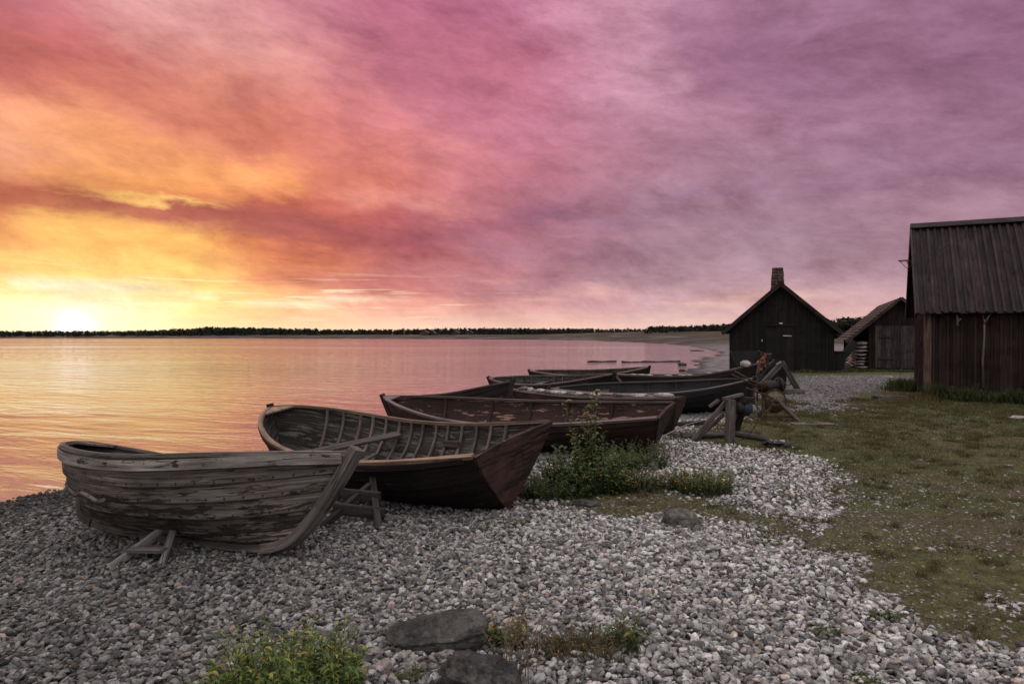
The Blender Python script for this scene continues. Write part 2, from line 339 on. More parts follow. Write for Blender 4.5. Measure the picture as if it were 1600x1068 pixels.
def leaf_mat(name):
    m, n, b = mat_new(name); c = n.new('ShaderNodeVertexColor', layer_name='col').outputs[0]
    n.put(b.inputs['Base Color'], c); b.inputs['Roughness'].default_value = .55; b.inputs['Specular IOR Level'].default_value = .35
    tr = n.new('ShaderNodeBsdfTranslucent'); n.put(tr.inputs[0], n.mix(1.0, c, (1.1, 1.25, .6), 'MULTIPLY'))
    mx = n.new('ShaderNodeMixShader'); mx.inputs[0].default_value = .25; n.l.new(b.outputs[0], mx.inputs[1]); n.l.new(tr.outputs[0], mx.inputs[2])
    n.l.new(mx.outputs[0], [x for x in n.n if x.type == 'OUTPUT_MATERIAL'][0].inputs[0]); return m

M = dict(
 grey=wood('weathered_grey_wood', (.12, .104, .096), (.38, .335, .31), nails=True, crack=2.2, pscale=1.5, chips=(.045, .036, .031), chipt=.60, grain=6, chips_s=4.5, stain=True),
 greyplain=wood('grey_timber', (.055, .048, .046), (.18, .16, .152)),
 palegrey=wood('pale_grey_timber', (.12, .11, .11), (.36, .33, .33)),
 oldgrey=wood('dark_grey_timber', (.022, .019, .018), (.075, .066, .062)),
 brown_in=wood('dark_inner_planks', (.020, .016, .015), (.10, .083, .075), paint=(.15, .155, .14), pamt=.42, nails=True, chips=(.32, .30, .27), chipt=.66),
 black_out=wood('black_tarred_planks', (.012, .009, .009), (.042, .030, .029), chips=(.10, .085, .082), nails=True),
 redtransom=wood('worn_red_paint', (.018, .012, .011), (.060, .038, .034), paint=(.088, .046, .041), pamt=.52, pscale=1.1),
 redbrown=wood('faded_red_planks', (.020, .014, .013), (.068, .046, .041), paint=(.062, .032, .029), pamt=.5, pscale=1.3, chips=(.14, .095, .085), chipt=.63),
 redin=wood('peeling_red_inner_planks', (.035, .020, .018), (.085, .050, .044), paint=(.050, .028, .026), pamt=.6, chips=(.30, .17, .14), chipt=.575, pscale=1.5),
 rim=wood('sunlit_orange_rim', (.10, .06, .04), (.34, .22, .15), rough=.6, spec=.5),  # orange of low sun on the gunwale put into the wood colour
 rimdark=wood('dark_rim', (.06, .044, .041), (.24, .18, .17), rough=.6, spec=.5),
 rimblack=wood('tarred_rim', (.02, .017, .017), (.13, .11, .11), rough=.5, spec=.6),
 tar=wood('tarred_boat_planks', (.008, .008, .009), (.026, .024, .026), rough=.6, spec=.35),
 shedwall=wood('black_shed_boards', (.010, .008, .009), (.030, .023, .025), grain=7, rough=.8),
 shedwall2=wood('brown_shed_boards', (.014, .009, .008), (.056, .036, .032), grain=7, rough=.85),
 shedroof=wood('roof_boards', (.012, .0065, .008), (.050, .028, .032), grain=6, rough=.8, spec=.3),
 shingle=wood('old_shingles', (.045, .034, .029), (.165, .125, .108), grain=5, moss=(.10, .095, .05)),
 door=wood('grey_door_boards', (.03, .024, .026), (.125, .10, .10), grain=7),
 post=wood('sunlit_corner_post', (.07, .045, .036), (.24, .155, .125), grain=6),  # sunset light on the gable edge put into this pale tan
 rust=simple('rusty_iron', (.030, .018, .013), (.10, .058, .038), 22, .8, .3),
 rustorange=simple('bright_rust', (.09, .035, .018), (.34, .14, .07), 26, .8, .2),
 iron=simple('dark_iron', (.012, .011, .012), (.04, .034, .034), 20, .6, .6),
 yellow=simple('yellowed_drum', (.05, .04, .022), (.17, .14, .08), 12, .7, .1),
 blue=simple('blue_rope', (.018, .026, .045), (.055, .075, .105), 30, .8),
 greyrope=simple('grey_rope', (.12, .11, .10), (.3, .28, .26), 60, .9),
 white=simple('white_plate', (.5, .48, .46), (.7, .68, .66), 10, .6),
 tarheap=simple('tarred_net', (.006, .006, .007), (.03, .028, .028), 40, .5, 0, 1.0, .02),
 leaf=leaf_mat('leaf'), grassblade=leaf_mat('grass_blade'), forest=simple('forest_needles', (.010, .012, .007), (.026, .028, .014), .4, .9),
 pebble=stone_mat('pebble', bs=16.), rock=stone_mat('dark_rock', attr=False, base=(.085, .080, .077), amt=.8, bs=14.), rockgrey=stone_mat('grey_rock', attr=False, base=(.15, .14, .13), bs=9.),
 palestone=stone_mat('pale_stone', attr=False, base=(.50, .44, .42), bs=14.), chimney=stone_mat('chimney_stone', attr=False, base=(.12, .085, .07), bs=3., amt=.3),
)

# ------------------------------------------------------------------ terrain
ZW = -0.4
SHORE = [(-40, -60), (-16, -10), (-10.4, 0), (-5.95, 8.3), (-2.5, 14.5), (3.0, 25), (9.3, 37), (13, 50), (18, 62), (22.5, 76), (27, 95), (31, 118), (34, 150), (33, 178), (27, 240), (10, 290), (-31, 328), (-120, 380), (-320, 427), (-900, 450)]
WPOLY = SHORE + [(-2500, 450), (-2500, -60)]
def inside(poly, x, y):
    r = np.zeros(x.shape, bool); n = len(poly)
    for i in range(n):
        (x1, y1), (x2, y2) = poly[i], poly[(i + 1) % n]
        if y1 == y2: continue
        c = ((y1 > y) != (y2 > y)) & (x < (x2 - x1) * (y - y1) / (y2 - y1) + x1); r ^= c
    return r
def segdist(pl, x, y):
    d = np.full(x.shape, 1e9)
    for (x1, y1), (x2, y2) in zip(pl, pl[1:]):
        vx, vy = x2 - x1, y2 - y1; t = np.clip(((x - x1) * vx + (y - y1) * vy) / (vx * vx + vy * vy), 0, 1)
        d = np.minimum(d, np.hypot(x - x1 - t * vx, y - y1 - t * vy))
    return d
def sm(t): t = np.clip(t, 0, 1); return t * t * (3 - 2 * t)
def vnoise(x, y, s, seed=0):
    """smooth value noise"""
    x = np.asarray(x) * s + seed * 17.3; y = np.asarray(y) * s + seed * 9.1; xi = np.floor(x); yi = np.floor(y); fx = sm(x - xi); fy = sm(y - yi)
    h = lambda a, b: np.modf(np.abs(np.sin(a * 127.1 + b * 311.7 + seed * 74.7) * 43758.5453))[0]
    return (h(xi, yi) * (1 - fx) + h(xi + 1, yi) * fx) * (1 - fy) + (h(xi, yi + 1) * (1 - fx) + h(xi + 1, yi + 1) * fx) * fy
def fnoise(x, y, s, seed=0, o=4):
    r = 0; a = .5; tot = 0
    for i in range(o): r = r + a * vnoise(x, y, s * 2 ** i, seed + i); tot += a; a *= .55
    return r / tot
def ground(x, y):
    x = np.asarray(x, float); y = np.asarray(y, float)
    d = segdist(SHORE, x, y); d = np.where(inside(WPOLY, x, y), -d, d) + (fnoise(x, y, .5, 3) - .5) * np.clip(np.hypot(x, y) * .06, .5, 5)
    Rr = np.hypot(x, y)
    z = np.where(d < 0, ZW + d * .10, ZW + .4 * sm(np.clip(d, 0, None) / 7.0) ** .8 * 1.0)
    far = sm((Rr - 90) / 260) * (np.clip(d, 0, 70) / 70) * np.where(x > 0, 1 + .9 * sm(x / 80), 1.0) * 1.75
    z = z + np.where(d > 0, far, 0) + (fnoise(x, y, .7, 9) - .5) * .07 * (d > -2) + (fnoise(x, y, 3.0, 19) - .5) * .018
    return np.maximum(z, ZW - 3)
def g1(x, y): return float(ground(np.array([x]), np.array([y]))[0])
def g2w(px, py, z=0.0):
    """where a sight line through this point of the photo meets the flat ground"""
    D = (EYE - z) * FPX / (py - 523); return ((px - 800) / FPX * D, D)
GR1 = [g2w(*p) for p in [(1700, 1090), (1560, 1040), (1450, 985), (1395, 955), (1372, 920), (1320, 885), (1200, 855), (1040, 812), (900, 800), (850, 760), (960, 700), (1040, 690)]] + [(2.9, 11.4), (5.2, 14), (6.6, 18), (8.8, 21), (9.8, 27), (14, 34), (40, 60)]
GR1 = [(3, -3)] + GR1 + [(60, 130), (60, 400), (-900, 600), (-2500, 450), (-2500, -60), (3, -60)]
GR2 = [g2w(*p) for p in [(1050, 690), (1180, 700), (1290, 728), (1335, 765), (1318, 795), (1260, 815), (1160, 795), (1040, 770), (1015, 725)]]
GR3 = [g2w(*p) for p in [(1228, 587), (1430, 586), (1426, 600), (1330, 618), (1300, 645), (1225, 640)]]
GR4 = [g2w(*p) for p in [(1380, 945), (1500, 950), (1700, 985), (1800, 1100), (1450, 1100)]]
def gravel(x, y):
    x = np.asarray(x, float); y = np.asarray(y, float); wx = (fnoise(x, y, .9, 31) - .5) * 1.1 + (fnoise(x, y, 4, 37) - .5) * .35; wy = (fnoise(x, y, .9, 41) - .5) * 1.4 + (fnoise(x, y, 4, 47) - .5) * .45
    k = np.zeros(x.shape)
    for P, wdt in ((GR1, 1.5), (GR2, 1.4), (GR3, 2.4)):
        s = segdist(P + [P[0]], x + wx, y + wy); s = np.where(inside(P, x + wx, y + wy), s, -s); q = wdt * (np.clip(y, 3, 40) / 7) ** .6
        k = np.maximum(k, sm(s / q + .5))
    k = np.maximum(k, .18 * sm((fnoise(x, y, .55, 77) - .52) / .12) * (y < 60)); s = segdist(GR4 + [GR4[0]], x + wx, y + wy); k = np.maximum(k, .46 * sm(np.where(inside(GR4, x + wx, y + wy), s, -s) / .35 + .5) * sm((fnoise(x, y, 2.0, 63) - .2) / .6) * 1.15)
    Rr = np.hypot(x, y)
    return np.where((x > 14) & (Rr > 36) & (Rr < 70), np.minimum(k, .35 + .5 * fnoise(x, y, .15, 5)), k)

def ground_material():
    m, n, b = mat_new('shore_ground'); ob = n.new('ShaderNodeTexCoord').outputs['Object']
    vc = n.new('ShaderNodeVertexColor', layer_name='col'); gv, fr, _ = n.sep(vc.outputs[0])
    # turf
    t1 = n.noise(ob, .8, 7, .65); t2 = n.noise(ob, 7, 8, .7); t3 = n.noise(ob, 60, 4, .7); t4 = n.noise(ob, .35, 4, .6)
    turf = n.mix(n.rng(t2, .35, .65), (.050, .047, .021), (.115, .104, .047)); turf = n.mix(n.rng(t1, .46, .66), turf, (.088, .068, .045))
    turf = n.mix(n.math('MULTIPLY', n.rng(t4, .5, .62), .6), turf, (.050, .078, .022)); k = n.rng(t3, .3, .7, .55, 1.4, False); turf = n.mix(1.0, turf, n.comb(k, k, k), 'MULTIPLY')
    tq = n.noise(ob, .05, 5, .6); px0, py0, _z = n.sep(ob); turf = n.mix(n.rng(n.math('SQRT', n.math('ADD', n.math('MULTIPLY', px0, px0), n.math('MULTIPLY', py0, py0))), 45, 90), turf, n.mix(n.rng(tq, .4, .6), (.050, .040, .032), (.070, .062, .036)))
    # gravel, cell by cell
    px_, py_, pz_ = n.sep(ob); dist = n.math('SQRT', n.math('ADD', n.math('MULTIPLY', px_, px_), n.math('MULTIPLY', py_, py_)))
    vr = n.new('ShaderNodeTexVoronoi'); n.put(vr.inputs['Vector'], ob); vr.inputs['Scale'].default_value = 15
    vs = n.rng(n.sep(vr.outputs['Color'])[0], 0, 1, .10, .46, False); vd = n.rng(vr.outputs['Distance'], .25, .62, 1.0, .25)
    gl = n.math('MULTIPLY', vs, n.math('MULTIPLY', vd, 1.0)); pebf = n.comb(gl, n.math('MULTIPLY', gl, .95), n.math('MULTIPLY', gl, .97))
    fn = n.noise(ob, 1.4, 8, .7); far = n.mix(n.rng(fn, .35, .65), (.12, .108, .112), (.25, .225, .235))
    grv = n.mix(n.rng(dist, 18, 45), pebf, far)
    big = n.noise(ob, .06, 6, .65); grv = n.mix(n.math('MULTIPLY', n.rng(dist, 90, 160), n.rng(big, .40, .52, .45, 1)), grv, (.060, .048, .034))
    near = n.rng(dist, 9, 14); grv = n.mix(near, n.mix(n.rng(t2, .4, .6), (.022, .020, .018), (.085, .078, .072)), grv)  # ground under near pebbles darkened, shade of the gaps put into its colour
    # stones showing through the turf
    v2 = n.new('ShaderNodeTexVoronoi'); n.put(v2.inputs['Vector'], ob); v2.inputs['Scale'].default_value = 22
    pick = n.rng(n.math('ADD', n.sep(v2.outputs['Color'])[1], n.math('MULTIPLY_ADD', t1, .9, -.45)), .80, .86); stn = n.math('MULTIPLY', pick, n.rng(v2.outputs['Distance'], .42, .30))
    turf = n.mix(n.math('MULTIPLY', stn, .8), turf, (.20, .18, .17))
    mixf = n.rng(n.math('ADD', gv, n.math('MULTIPLY_ADD', t2, .7, -.35)), .42, .58)
    c = n.mix(mixf, turf, grv)
    wet = n.rng(pz_, ZW + .07, ZW + .0); c = n.mix(n.math('MULTIPLY', wet, .75), c, (.025, .02, .02))
    n.put(b.inputs['Base Color'], c); b.inputs['Roughness'].default_value = .95; b.inputs['Specular IOR Level'].default_value = .15
    hh = n.math('ADD', n.math('MULTIPLY', n.math('MULTIPLY', vd, mixf), .8), n.math('MULTIPLY', t2, .6)); hh = n.math('ADD', hh, n.math('MULTIPLY', t3, .25)); hh = n.math('ADD', hh, n.math('MULTIPLY', stn, .5))
    n.put(b.inputs['Normal'], n.bump(hh, .8, .03)); return m

angs = np.concatenate([np.linspace(-180, -50, 60, endpoint=False), np.linspace(-50, 50, 420, endpoint=False), np.linspace(50, 180, 60, endpoint=False)])
rad = np.concatenate([[.0], np.geomspace(.8, 60, 250), np.geomspace(62, 1500, 110)])
A, RR = np.meshgrid(np.radians(angs), rad); X = RR * np.sin(A); Y = RR * np.cos(A); Z = ground(X, Y)
nA = len(angs); idx = np.arange(X.size).reshape(X.shape)
F = np.stack([idx[:-1, :], np.roll(idx, -1, 1)[:-1, :], np.roll(idx, -1, 1)[1:, :], idx[1:, :]], -1).reshape(-1, 4)
gcol = np.stack([gravel(X, Y).ravel(), np.zeros(X.size), np.zeros(X.size)], 1)
tag(big_mesh('ground', np.stack([X.ravel(), Y.ravel(), Z.ravel()], 1), F, ground_material(), gcol), kind='structure')

def water_material():
    m, n, b = mat_new('calm_sea'); ob = n.new('ShaderNodeTexCoord').outputs['Object']
    rot = n.new('ShaderNodeMapping'); n.put(rot.inputs[0], ob); rot.inputs['Rotation'].default_value = (0, 0, R(24)); p = rot.outputs[0]
    w1 = n.noise(n.vmath('MULTIPLY', p, (.42, 1.5, 1)), 1.0, 3, .5, .5); w2 = n.noise(n.vmath('MULTIPLY', p, (2.2, 6.5, 1)), 1.0, 4, .55, .6)
    w3 = n.noise(n.vmath('MULTIPLY', p, (.06, .22, 1)), 1.0, 3, .55, .4)
    calm = n.rng(n.noise(n.vmath('MULTIPLY', ob, (.012, .05, 1)), 1.0, 4, .6, .5), .35, .65, .35, 1.0, False)
    wy_ = n.sep(ob)[1]
    h = n.math('ADD', n.math('MULTIPLY', w1, .13), n.math('MULTIPLY', w2, .022)); h = n.math('MULTIPLY', h, n.math('MULTIPLY', calm, n.rng(wy_, 12, 90, .9, 1.5))); h = n.math('ADD', h, n.math('MULTIPLY', w3, .05))
    nz = n.sep(n.noise(n.vmath('MULTIPLY', p, (1.1, 3.0, 1)), 1.0, 3, .6, .3, out=1)); far = n.rng(wy_, 14, 130, .0, 1.0); patch = n.rng(n.noise(n.vmath('MULTIPLY', ob, (.008, .030, 1)), 1.0, 4, .6, .5), .35, .60, .15, 1.0); patch = n.math('MULTIPLY', patch, n.rng(n.sep(ob)[0], -30, 12, 1.0, .12))
    amp = n.math('MULTIPLY', n.math('MULTIPLY', far, patch), .95); gm = n.comb(n.math('MULTIPLY', n.math('SUBTRACT', nz[0], .5), n.math('MULTIPLY', amp, .5)), n.math('MULTIPLY', n.math('SUBTRACT', nz[1], .61), amp), 0.0)
    bm = n.new('ShaderNodeBump'); n.put(bm.inputs['Height'], h); bm.inputs['Distance'].default_value = 1.0; bm.inputs['Strength'].default_value = .75
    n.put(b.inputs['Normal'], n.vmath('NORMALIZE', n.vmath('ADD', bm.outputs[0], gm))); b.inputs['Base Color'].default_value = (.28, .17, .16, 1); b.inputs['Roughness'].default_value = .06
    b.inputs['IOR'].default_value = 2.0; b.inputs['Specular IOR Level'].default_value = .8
    return m
wx = np.array([-2500, 60, 60, -2500.]); wy = np.array([-60, -60, 470, 470.])
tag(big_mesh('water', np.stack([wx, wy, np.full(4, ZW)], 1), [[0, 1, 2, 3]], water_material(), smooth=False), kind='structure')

# ------------------------------------------------------------------ stones
def ico(sub):
    bm_ = bpy.data.meshes.new('t'); import bmesh
    b = bmesh.new(); bmesh.ops.create_icosphere(b, subdivisions=sub, radius=1.0); b.to_mesh(bm_); b.free()
    V = np.array([v.co[:] for v in bm_.vertices]); Fc = np.array([p.vertices[:] for p in bm_.polygons]); bpy.data.meshes.remove(bm_); return V, Fc
ICO = {k: ico(k) for k in (2, 3, 4, 6)}
def stone_shape(V, seed, npl=8, sharp=16., rough=.06, fs=2.5):
    r = np.random.default_rng(seed); nrm = r.normal(size=(npl, 3)); nrm /= np.linalg.norm(nrm, axis=1)[:, None]; d = r.uniform(.48, .92, npl)
    dots = V @ nrm.T; rad_ = np.minimum(1.0, np.where(dots > .05, d / np.maximum(dots, .05), 9)); 
    rr = -np.log(np.exp(-sharp * rad_).mean(1) + 1e-9) / sharp
    rr = np.minimum(rr, rad_.min(1) + .12)
    if sharp >= 80: rr = rad_.min(1)
    nz = np.array([mnoise.fractal(Vector(v * fs + seed), .8, 2.1, 6 if len(V) > 5000 else 4) for v in V]); rr = rr * (1 + rough * nz * 2)
    return V * rr[:, None]
def rotmats(yaw, tx, ty):
    cz, sz = np.cos(yaw), np.sin(yaw); cx, sx = np.cos(tx), np.sin(tx); cy, sy = np.cos(ty), np.sin(ty); o = np.zeros_like(yaw); i = o + 1
    Rz = np.stack([cz, -sz, o, sz, cz, o, o, o, i], 1).reshape(-1, 3, 3); Rx = np.stack([i, o, o, o, cx, -sx, o, sx, cx], 1).reshape(-1, 3, 3); Ry = np.stack([cy, o, sy, o, i, o, -sy, o, cy], 1).reshape(-1, 3, 3)
    return Rz @ Rx @ Ry
def scatter(n, ymin, ymax, dens, rmin, rmax, keep, sep_=.8, xr=None):
    """random stones, none closer than their sizes allow, thinned by keep(x, y)"""
    cell = rmax * 2; grid = {}; out = []
    y = np.sqrt(rng.uniform(ymin ** 2, ymax ** 2, n)); x = rng.uniform(-1, 1, n) * (.80 * y + 1.2)
    r = rmin + (rmax - rmin) * rng.beta(1.6, 4.0, n); order = np.argsort(-r + rng.normal(0, .004, n)); x, y, r = x[order], y[order], r[order]; kk = keep(x, y) > rng.uniform(0, 1, n)
    for i in range(n):
        if not kk[i]: continue
        a, b = int(x[i] // cell), int(y[i] // cell); ok = True
        for u in (a - 1, a, a + 1):
            for v in (b - 1, b, b + 1):
                for (x2, y2, r2) in grid.get((u, v), ()):
                    if (x[i] - x2) ** 2 + (y[i] - y2) ** 2 < (sep_ * (r[i] + r2)) ** 2: ok = False; break
                if not ok: break
            if not ok: break
        if ok: grid.setdefault((a, b), []).append((x[i], y[i], r[i])); out.append((x[i], y[i], r[i]))
    return np.array(out)
def pebbles(P, sub, lift, flat=.46, seeds=28, tone=(.07, .64), tilt=.5):
    V0, F0 = ICO[sub]; shapes = [stone_shape(V0, 100 + i, rough=.05 if sub < 3 else .07) for i in range(seeds)]; n = len(P)
    pick = rng.integers(0, seeds, n); yaw = rng.uniform(0, 6.28, n); Rm = rotmats(yaw, rng.normal(0, tilt, n), rng.normal(0, tilt, n))
    sc = np.stack([P[:, 2] * rng.uniform(1.0, 1.35, n), P[:, 2] * rng.uniform(.75, 1.0, n), P[:, 2] * flat * rng.uniform(.7, 1.3, n)], 1)
    z = ground(P[:, 0], P[:, 1]) + lift * P[:, 2]
    Vs = np.stack(shapes)[pick] * sc[:, None, :]; Vs = np.einsum('nij,nkj->nki', Rm, Vs) + np.stack([P[:, 0], P[:, 1], z], 1)[:, None, :]
    Fs = F0[None] + (np.arange(n) * len(V0))[:, None, None]
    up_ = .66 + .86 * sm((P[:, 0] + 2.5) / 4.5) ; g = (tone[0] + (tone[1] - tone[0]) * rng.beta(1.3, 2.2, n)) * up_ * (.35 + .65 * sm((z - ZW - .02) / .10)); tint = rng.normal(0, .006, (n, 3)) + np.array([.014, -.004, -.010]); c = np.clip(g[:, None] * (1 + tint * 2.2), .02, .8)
    warm = rng.uniform(size=n) < .05; c[warm] *= np.array([1.12, .93, .80]); c = np.repeat(c, len(V0), 0)
    return Vs.reshape(-1, 3), Fs.reshape(-1, 3), c
def join(parts):
    Vs, Fs, Cs, o = [], [], [], 0
    for v, f, c in parts: Vs.append(v); Fs.append(f + o); Cs.append(c); o += len(v)
    return np.concatenate(Vs), np.concatenate(Fs), np.concatenate(Cs)
land = lambda x, y: (ground(x, y) > ZW - .05)
kg = lambda x, y: np.clip((gravel(x, y) - .22) / .5, 0, 1) ** 1.3 * land(x, y)
parts = []
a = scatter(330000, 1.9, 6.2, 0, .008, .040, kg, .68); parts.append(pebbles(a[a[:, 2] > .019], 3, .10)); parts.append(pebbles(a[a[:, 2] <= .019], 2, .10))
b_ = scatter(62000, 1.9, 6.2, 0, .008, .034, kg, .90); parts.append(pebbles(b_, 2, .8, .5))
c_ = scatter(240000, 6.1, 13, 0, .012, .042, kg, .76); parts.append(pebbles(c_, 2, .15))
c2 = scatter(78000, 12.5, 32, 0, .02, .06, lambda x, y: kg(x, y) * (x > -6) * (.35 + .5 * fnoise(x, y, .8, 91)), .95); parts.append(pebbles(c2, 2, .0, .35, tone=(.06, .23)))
print('pebbles', len(a), len(b_), len(c_), len(c2), flush=True)
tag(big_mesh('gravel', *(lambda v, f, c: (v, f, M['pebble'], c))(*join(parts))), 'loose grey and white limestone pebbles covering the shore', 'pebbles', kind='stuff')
ks = lambda x, y: (gravel(x, y) <= .6) * (.16 + .5 * sm((fnoise(x, y, .8, 55) - .44) / .2) + 1.2 * gravel(x, y)) * .7
s1 = scatter(60000, 1.9, 8, 0, .006, .026, ks, 1.0); s2 = scatter(23000, 8, 22, 0, .012, .038, lambda x, y: ks(x, y) * .5 * (x > 0), 1.0)
s3 = scatter(300, 3.2, 14, 0, .03, .045, ks, 1.0)
print('turf stones', len(s1), len(s2))
tag(big_mesh('scattered_stones', *(lambda v, f, c: (v, f, M['pebble'], c))(*join([pebbles(s1, 2, .1, .42, tone=(.07, .34), tilt=.15), pebbles(s2, 2, .1, .35, tone=(.07, .30), tilt=.1), pebbles(s3, 2, .1, .35, tone=(.09, .38), tilt=.1)]))), 'small stones scattered through the short turf', 'stones', kind='stuff')

def rock(name, label, cat, loc, size, rz=0, tilt=(0, 0), mat='rock', seed=1, sub=4, rough=.10, npl=9, sharp=14, group=None, sink=.3, absz=None, boxy=1.0):
    V0, F0 = ICO[sub]; V = np.sign(V0) * np.abs(V0) ** boxy; V = V / np.linalg.norm(V, axis=1).max() if boxy < 1 else V; V = stone_shape(V0, seed, npl, sharp, rough, 2.2) * (np.linalg.norm(V, axis=1) / np.linalg.norm(V0, axis=1))[:, None]; V = V / np.abs(V).max(0) * np.array(size) * .5
    o = big_mesh(name, V, F0, M[mat]); o.location = (loc[0], loc[1], absz if absz is not None else g1(*loc) + size[2] * (.45 - sink)); o.rotation_euler = (tilt[0], tilt[1], rz)
    return tag(o, label, cat, group)
rock('boulder', 'long dark flat-topped boulder lying on the pebbles', 'boulder', (-.39, 3.50), (.56, .32, .20), R(10), (R(-4), R(-7)), 'rock', 5, 6, .035, 7, 90, sink=.2, boxy=.45)
rock('boulder', 'rough rounded dark rock in front of the long flat-topped boulder', 'boulder', (-.16, 3.06), (.44, .36, .26), R(-20), (0, R(5)), 'rock', 8, 6, .10, 16, 14, boxy=.8)
rock('stone', 'small pinkish stone wedged between the two dark boulders', 'stone', (-.32, 3.37), (.11, .08, .08), .3, mat='palestone', seed=12)
for (px, py, w_, s) in ((585, 1025, .10, 3), (628, 1030, .09, 4), (600, 1048, .12, 5), (645, 1050, .10, 6)):
    x_, y_ = g2w(px, py); rock('stone', 'pale rounded stone among the pebbles left of the rough dark rock', 'stone', (x_, y_), (w_, w_ * .8, w_ * .6), s, mat='palestone', seed=20 + s, group='pale stones beside the dark boulders')
rock('boulder', 'grey boulder with a flat top in front of the yellow-flecked bush', 'boulder', (1.42, 5.75), (.30, .22, .22), R(-8), (0, 0), 'rockgrey', 31, 6, .05, 6, 60, boxy=.6)
rock('stone', 'large white rounded stone at the grass edge on the right', 'stone', g2w(1330, 992), (.125, .10, .075), .2, mat='palestone', seed=31)
rock('stone', 'flat tan stone on the open grey pebbles', 'stone', g2w(1045, 946), (.095, .07, .04), .1, mat='palestone', seed=33)
rock('stone', 'upright pale rock standing in the scrub beside the big bush', 'stone', g2w(935, 762), (.16, .12, .20), .5, (0, R(20)), 'rockgrey', 35)
rock('stone', 'rounded grey rock at the top of the scrub near the red boat', 'stone', g2w(1022, 735), (.20, .15, .17), .9, (0, 0), 'rockgrey', 37)
rock('stone', 'dark mossy rock at the foot of the big bush', 'stone', g2w(915, 788), (.30, .18, .10), .1, (0, 0), 'rock', 38)
rock('stone', 'flat white slab lying on the path before the small shed', 'stone', g2w(1391, 589), (.42, .3, .05), .1, mat='palestone', seed=41)
rock('stone', 'pale broken slab at the far right edge in front of the big shed', 'stone', g2w(1592, 655), (.35, .25, .10), .1, mat='palestone', seed=42)
# rocks and driftwood by the water
for (px, py, w_, h_, s, lb) in ((1066, 571, .75, .35, 1, 'dark rock with weed at the edge of the water by the beach'), (1066, 580, .45, .2, 2, 'small dark rock at the water line just below the weedy one'), (1090, 548, 2.0, .18, 3, 'low flat dark rock near the tip of the beach')):
    x_, y_ = g2w(px, py, ZW); rock('shore_rock', lb, 'rock', (x_, y_), (w_, w_ * .5, h_), 0, (0, 0), 'rock', 60 + s, 3, .25, absz=ZW + h_ * .25)
x0, y0 = g2w(918, 565.5, ZW); x1, y1 = g2w(963, 565, ZW); x2, y2 = g2w(972, 566, ZW); x3, y3 = g2w(1062, 565, ZW)
for (xa, ya, xb, yb, lb) in ((x0, y0, x1, y1, 'short thin dark log floating off the beach, left of the longer one'), (x2, y2, x3, y3, 'longer thin dark log floating off the beach')):
    e = MB(); e.beam((0, 0, 0), (xb - xa, yb - ya, 0), .22, .12, jit=.04); o = e.build('floating_log', M['tar']); o.location = (xa, ya, ZW + .03); tag(o, lb, 'log')

# ------------------------------------------------------------------ turf blades
n = 300000; yb = np.sqrt(rng.uniform(3.0 ** 2, 17 ** 2, n)); xb = rng.uniform(-.1, 1.0, n) * yb; kp = (gravel(xb, yb) < .5) & (rng.uniform(size=n) < .25 + .9 * sm((fnoise(xb, yb, 1.3, 15) - .38) / .25)); xb = xb[kp]; yb = yb[kp]; n = len(xb)
tn = 900; ty = np.sqrt(rng.uniform(9, 17 ** 2, tn)); tx = rng.uniform(-.1, .8, tn) * ty; kt = gravel(tx, ty) < .62; tx = np.repeat(tx[kt], 70); ty = np.repeat(ty[kt], 70); tx = tx + rng.normal(0, .035, len(tx)) * np.sqrt(ty / 5); ty = ty + rng.normal(0, .03, len(ty)) * np.sqrt(ty / 5)
hh = np.concatenate([rng.uniform(.008, .034, n), rng.uniform(.02, .065, len(tx))]); xb = np.concatenate([xb, tx]); yb = np.concatenate([yb, ty]); n = len(xb)
zb = ground(xb, yb) - .003; hh = hh * (.7 + yb * .05); an = rng.uniform(0, 6.28, n); wd = rng.uniform(.0015, .0035, n) * (.7 + yb * .11)
lx = rng.normal(0, .6, n) * hh; ly = rng.normal(0, .6, n) * hh
V = np.stack([np.stack([xb - wd * np.cos(an), yb - wd * np.sin(an), zb], 1), np.stack([xb + wd * np.cos(an), yb + wd * np.sin(an), zb], 1), np.stack([xb + lx, yb + ly, zb + hh], 1)], 1).reshape(-1, 3)
gc = np.array([.080, .080, .030]) * rng.uniform(.6, 1.5, (n, 1)); yl = rng.uniform(size=n) < .3; gc[yl] = np.array([.11, .082, .04]) * rng.uniform(.6, 1.3, (yl.sum(), 1))
tag(big_mesh('short_grass', V, np.arange(n * 3).reshape(-1, 3), M['grassblade'], np.repeat(gc, 3, 0), smooth=False), 'short olive turf growing over the shore ground', 'grass', kind='stuff')

